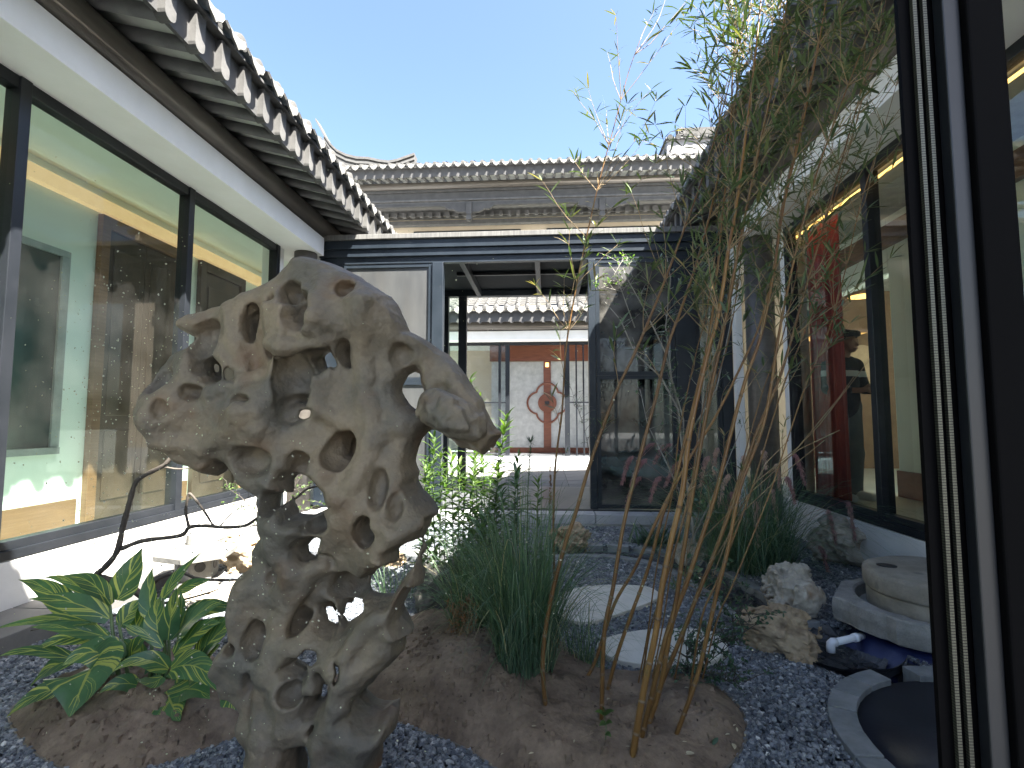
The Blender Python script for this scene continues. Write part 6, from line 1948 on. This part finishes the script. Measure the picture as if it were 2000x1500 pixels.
for (a, c) in (((1184, 1412), (1196, 1412)), ((1184, 1412), (1170, 1418)), ((1181, 1395), (1162, 1390)), ((1181, 1395), (1200, 1388)), ((1181, 1393), (1176, 1380)), ((1183, 1432), (1194, 1440))):
    p0, p2 = at(*a, O.y) - O, at(*c, O.y - .02) - O
    b = MB(); blade(b, p0, (p0 + p2) / 2 + Vector((0, 0, .008)), p2, .022, (0, -.5, 1), 4, attr=.4)
    b.build('leaf', m_bright, sd, smooth=True)

# ---- dead dark branch behind the striped plant
db = thing('dead_branch', 'dark leafless gnarled branch looping up at the left in front of the white plinth', 'branch', (0, 0, 0))
BY = 2.85
BR = [([(292, 1180), (262, 1152), (230, 1136), (205, 1130), (190, 1122), (205, 1108), (228, 1078), (240, 1030), (252, 985), (264, 945), (280, 930), (318, 910), (335, 893), (352, 876), (372, 862)], .0200, .010),
      ([(320, 912), (348, 916), (372, 914), (395, 908)], .006, .003), ([(236, 1072), (280, 1056), (352, 1046), (370, 1030), (400, 1027), (440, 1030), (480, 1026), (505, 1010), (530, 1000), (575, 975), (600, 955), (630, 948)], .0135, .005),
      ([(369, 1030), (363, 1000), (366, 975), (370, 964), (382, 976), (400, 1000), (416, 1026)], .0085, .006), ([(292, 1180), (300, 1140), (330, 1122), (360, 1120), (385, 1130), (430, 1133), (470, 1132), (520, 1130)], .0115, .006),
      ([(430, 1028), (450, 1005), (475, 990), (500, 986), (525, 994)], .004, .0015), ([(500, 1012), (512, 1022), (488, 1028)], .005, .003), ([(470, 990), (480, 975), (500, 962)], .003, .001), ([(490, 1005), (484, 985), (486, 960)], .002, .001),
      ([(292, 1180), (340, 1175), (400, 1160), (428, 1150)], .009, .003), ([(292, 1190), (240, 1200), (150, 1212), (60, 1232)], .007, .003), ([(292, 1180), (285, 1230), (280, 1290)], .024, .028), ([(450, 1016), (470, 1012), (490, 1000)], .0025, .001), ([(416, 1026), (424, 1018)], .004, .001), ([(276, 1056), (274, 1046)], .004, .001)]
for path, r0, r1 in BR:
    pts = [at(u, v, BY + .05 * math.sin(u * .02 + v * .013)) for u, v in path]
    P = [np.array(p) for p in pts]
    P = [2 * P[0] - P[1]] + P + [2 * P[-1] - P[-2]]
    fine = []
    for i in range(1, len(P) - 2):
        for t in np.linspace(0, 1, 5, endpoint=False):
            a, b, c, d = P[i - 1], P[i], P[i + 1], P[i + 2]
            fine.append(Vector(0.5 * (2 * b + (c - a) * t + (2 * a - 5 * b + 4 * c - d) * t * t + (3 * b - a - 3 * c + d) * t ** 3)))
    fine.append(pts[-1])
    n = len(fine)
    MB().tube(fine, [(r0 + (r1 - r0) * i / (n - 1)) * (1 + .16 * math.sin(i * 1.9) * math.sin(i * .7)) for i in range(n)], 9).build('limb', m_branch, db, smooth=True)

# ------------------------------------------------------------------ figure added inside the right-hand house in place of a reflection
def reflected_person():
    h = 0.0075
    org = np.array([-.36, -.46, -.02])
    gx, gy, gz2 = (np.arange(org[0], .36, h), np.arange(org[1], .24, h), np.arange(org[2], 1.90, h))
    def blank():
        return np.full((len(gx), len(gy), len(gz2)), 1.0, dtype=np.float32)
    def cap(f, a, b, ra, rb, k=.02, sc=(1, 1)):
        a, b = np.array(a, float), np.array(b, float)
        m = max(ra, rb) * 1.6 + .05
        lo = np.minimum(a, b) - m; hi = np.maximum(a, b) + m
        i0 = np.clip(((lo - org) / h).astype(int), 0, None); i1 = np.clip(((hi - org) / h).astype(int) + 1, 0, f.shape)
        sl = tuple(slice(p, q) for p, q in zip(i0, i1))
        A, B, C = np.meshgrid(gx[sl[0]], gy[sl[1]], gz2[sl[2]], indexing='ij')
        ab = b - a
        t = np.clip(((A - a[0]) * ab[0] + (B - a[1]) * ab[1] + (C - a[2]) * ab[2]) / max(1e-9, ab @ ab), 0, 1)
        d = np.sqrt(((A - a[0] - t * ab[0]) / sc[0]) ** 2 + ((B - a[1] - t * ab[1]) / sc[1]) ** 2 + (C - a[2] - t * ab[2]) ** 2) - (ra + (rb - ra) * t)
        f[sl] = smin(f[sl], d, k)
    root = thing('reflected_person', 'figure in dark top with white chest band and grey trousers, standing in for a reflection', 'reflected_person', (3.25, 5.74, 0.46), 0.30)
    sk = blank()
    # head bent forward, face with nose, brow, chin, ears; neck
    hc = np.array([0, -.075, 1.70])
    cap(sk, hc + (0, .02, .035), hc + (0, .0, -.01), .088, .078, .02, (.92, 1.08))
    cap(sk, hc + (0, -.045, -.03), hc + (0, -.055, -.085), .058, .040, .03)
    cap(sk, hc + (0, -.098, -.02), hc + (0, -.118, -.052), .010, .015, .012)
    cap(sk, hc + (-.035, -.088, .005), hc + (.035, -.088, .005), .012, .012, .012)
    cap(sk, hc + (-.02, -.095, -.085), hc + (.02, -.095, -.085), .010, .010, .010)
    for s in (-1, 1):
        cap(sk, hc + (s * .082, .01, .005), hc + (s * .080, .005, -.035), .016, .012, .008, (.6, 1))
    cap(sk, (0, .01, 1.50), hc + (0, .015, -.06), .060, .055, .03)
    cap(sk, (-.14, .01, 1.46), (.14, .01, 1.46), .06, .06, .04)
    cap(sk, (0, .01, 1.42), (0, .01, 1.0), .12, .13, .05, (1.15, .8))
    for s in (-1, 1):
        sh, el, wr = (s * .185, .01, 1.455), (s * .245, -.03, 1.18), (s * .085, -.27, 1.155)
        cap(sk, sh, el, .052, .040, .03); cap(sk, el, wr, .040, .026, .02)
        cap(sk, (s * .085, -.27, 1.155), (s * .055, -.33, 1.165), .026, .028, .015, (1, 1))
        for q in range(4):                     # fingers round the phone
            b0 = np.array([s * .052, -.345 - .002 * q, 1.195 - .021 * q])
            b1 = b0 + np.array([-s * .006, -.034, .004])
            b2 = b1 + np.array([-s * .030, -.010, .002])
            cap(sk, (s * .062, -.318, 1.185 - .012 * q), b0, .010, .0095, .006); cap(sk, b0, b1, .0095, .009, .005); cap(sk, b1, b2, .009, .0075, .005)
        cap(sk, (s * .070, -.30, 1.175), (s * .045, -.335, 1.212), .012, .010, .006); cap(sk, (s * .045, -.335, 1.212), (s * .022, -.352, 1.218), .010, .008, .005)
        cap(sk, (s * .09, .01, .98), (s * .10, -.01, .50), .085, .055, .03); cap(sk, (s * .10, -.01, .50), (s * .105, .02, .09), .055, .036, .03)
        cap(sk, (s * .105, .02, .06), (s * .12, -.15, .035), .04, .032, .02)
    field_mesh('body', -sk, org, h, m_skin, root)
    top = blank()
    cap(top, (-.15, .01, 1.455), (.15, .01, 1.455), .075, .075, .04)
    cap(top, (0, .012, 1.42), (0, .012, 1.02), .150, .165, .05, (1.12, .80))
    for s in (-1, 1):
        cap(top, (s * .185, .01, 1.455), (s * .245, -.03, 1.19), .068, .058, .03)
        cap(top, (s * .245, -.03, 1.19), (s * .14, -.19, 1.165), .056, .044, .02)
    w = vnoise(np.stack(np.meshgrid(gx, gy, gz2, indexing='ij'), -1), 9, 71) * .006
    field_mesh('shirt', -(top + w), org, h, m_shirt, root)
    st = blank()
    cap(st, (0, .012, 1.42), (0, .012, 1.02), .153, .168, .05, (1.12, .80))
    for s in (-1, 1): cap(st, (s * .185, .01, 1.455), (s * .245, -.03, 1.19), .071, .061, .03)
    st += w
    zb3 = np.maximum(1.315 - gz2, gz2 - 1.385)[None, None, :]
    field_mesh('chest_band', -np.maximum(st, zb3), org, h, m_stripe, root)
    tr = blank()
    cap(tr, (-.06, .012, 1.02), (.06, .012, 1.02), .125, .125, .03, (1, .95))
    for s in (-1, 1):
        cap(tr, (s * .09, .01, .98), (s * .10, -.01, .50), .105, .080, .03); cap(tr, (s * .10, -.01, .50), (s * .105, .02, .075), .080, .072, .03)
    field_mesh('trousers', -(tr + w * 1.3), org, h, m_trous, root)
    sh_ = blank()
    for s in (-1, 1):
        cap(sh_, (s * .105, .03, .05), (s * .122, -.17, .035), .052, .042, .02)
    sh_ = np.maximum(sh_, (-gz2 - 0.0)[None, None, :])
    field_mesh('shoes', -sh_, org, h, m_stripe, root)
    hr = blank()
    cap(hr, hc + (0, .035, .045), hc + (0, .045, -.01), .098, .085, .02, (.95, 1.05))
    cap(hr, hc + (-.04, -.06, .07), hc + (.05, -.055, .075), .045, .045, .03)
    A, B, C = np.meshgrid(gx, gy, gz2, indexing='ij')
    face_cut = np.maximum(-(B - (hc[1] - .045)), (C - (hc[2] + .055)))     # keep the face free
    hr = np.maximum(hr, -np.maximum(B - (hc[1] - .035), C - (hc[2] + .045)))
    hr += vnoise(np.stack([A, B, C], -1), 40, 72) * .006
    field_mesh('hair', -hr, org, h, m_hair, root)
    for s in (-1, 1):
        e = MB().lathe([(0.0, -.010), (.008, -.006), (.011, 0), (.008, .006), (0, .010)], 10).build('eye', m_dark, root, smooth=True)
        e.location = (hc[0] + s * .031, hc[1] - .083, hc[2] - .014)
    MB().box(-.036, .036, -.372, -.362, 1.115, 1.255).build('phone_held', m_gasket, None, bevel=.006)
    ph_ = bpy.data.objects['phone_held']; ph_.name = 'phone'
    ph_.location = root.location; ph_.rotation_euler = root.rotation_euler
    tag(ph_, 'dark phone held in both hands by the figure standing in for a reflection', 'phone')
reflected_person()

# ------------------------------------------------------------------ dried drops and dust on the near pane
sp_ = MB()
def speck(u, v, r):
    p = at(u, v, 0.3655)
    n = 6
    e = rp.uniform(.7, 1.4)
    rot = rp.uniform(0, PI)
    vs = []
    for z, s in ((0, 1.0), (-.0003, .6)):
        for k in range(n):
            a = 2 * PI * k / n
            x, y = r * s * math.cos(a) * e * rp.uniform(.75, 1.2), r * s * math.sin(a) / e * rp.uniform(.75, 1.2)
            vs.append((p.x + x * math.cos(rot) - y * math.sin(rot), p.y + z - .001, p.z + x * math.sin(rot) + y * math.cos(rot)))
    sp_.add(vs, [tuple(range(n, 2 * n))] + [(k, (k + 1) % n, n + (k + 1) % n, n + k) for k in range(n)])
for i in range(900):
    k = rp.random()
    if k < .45: u, v = rp.gauss(250, 90), rp.gauss(760, 150)
    elif k < .85: u, v = rp.gauss(470, 170), rp.gauss(1120, 160)
    elif k < .95: u, v = rp.uniform(0, 1000), rp.uniform(300, 1500)
    else: u, v = rp.uniform(900, 1500), rp.uniform(500, 1300)
    speck(u, v, 0.00030 + 0.00055 * rp.random() ** 2.5)
o = sp_.build('dust_speck', m_speck, near, kind='stuff')
o.matrix_parent_inverse = Matrix.LocRotScale(Vector((0, 0.20, 0)), Matrix.Rotation(PI, 3, 'Z'), None).inverted()
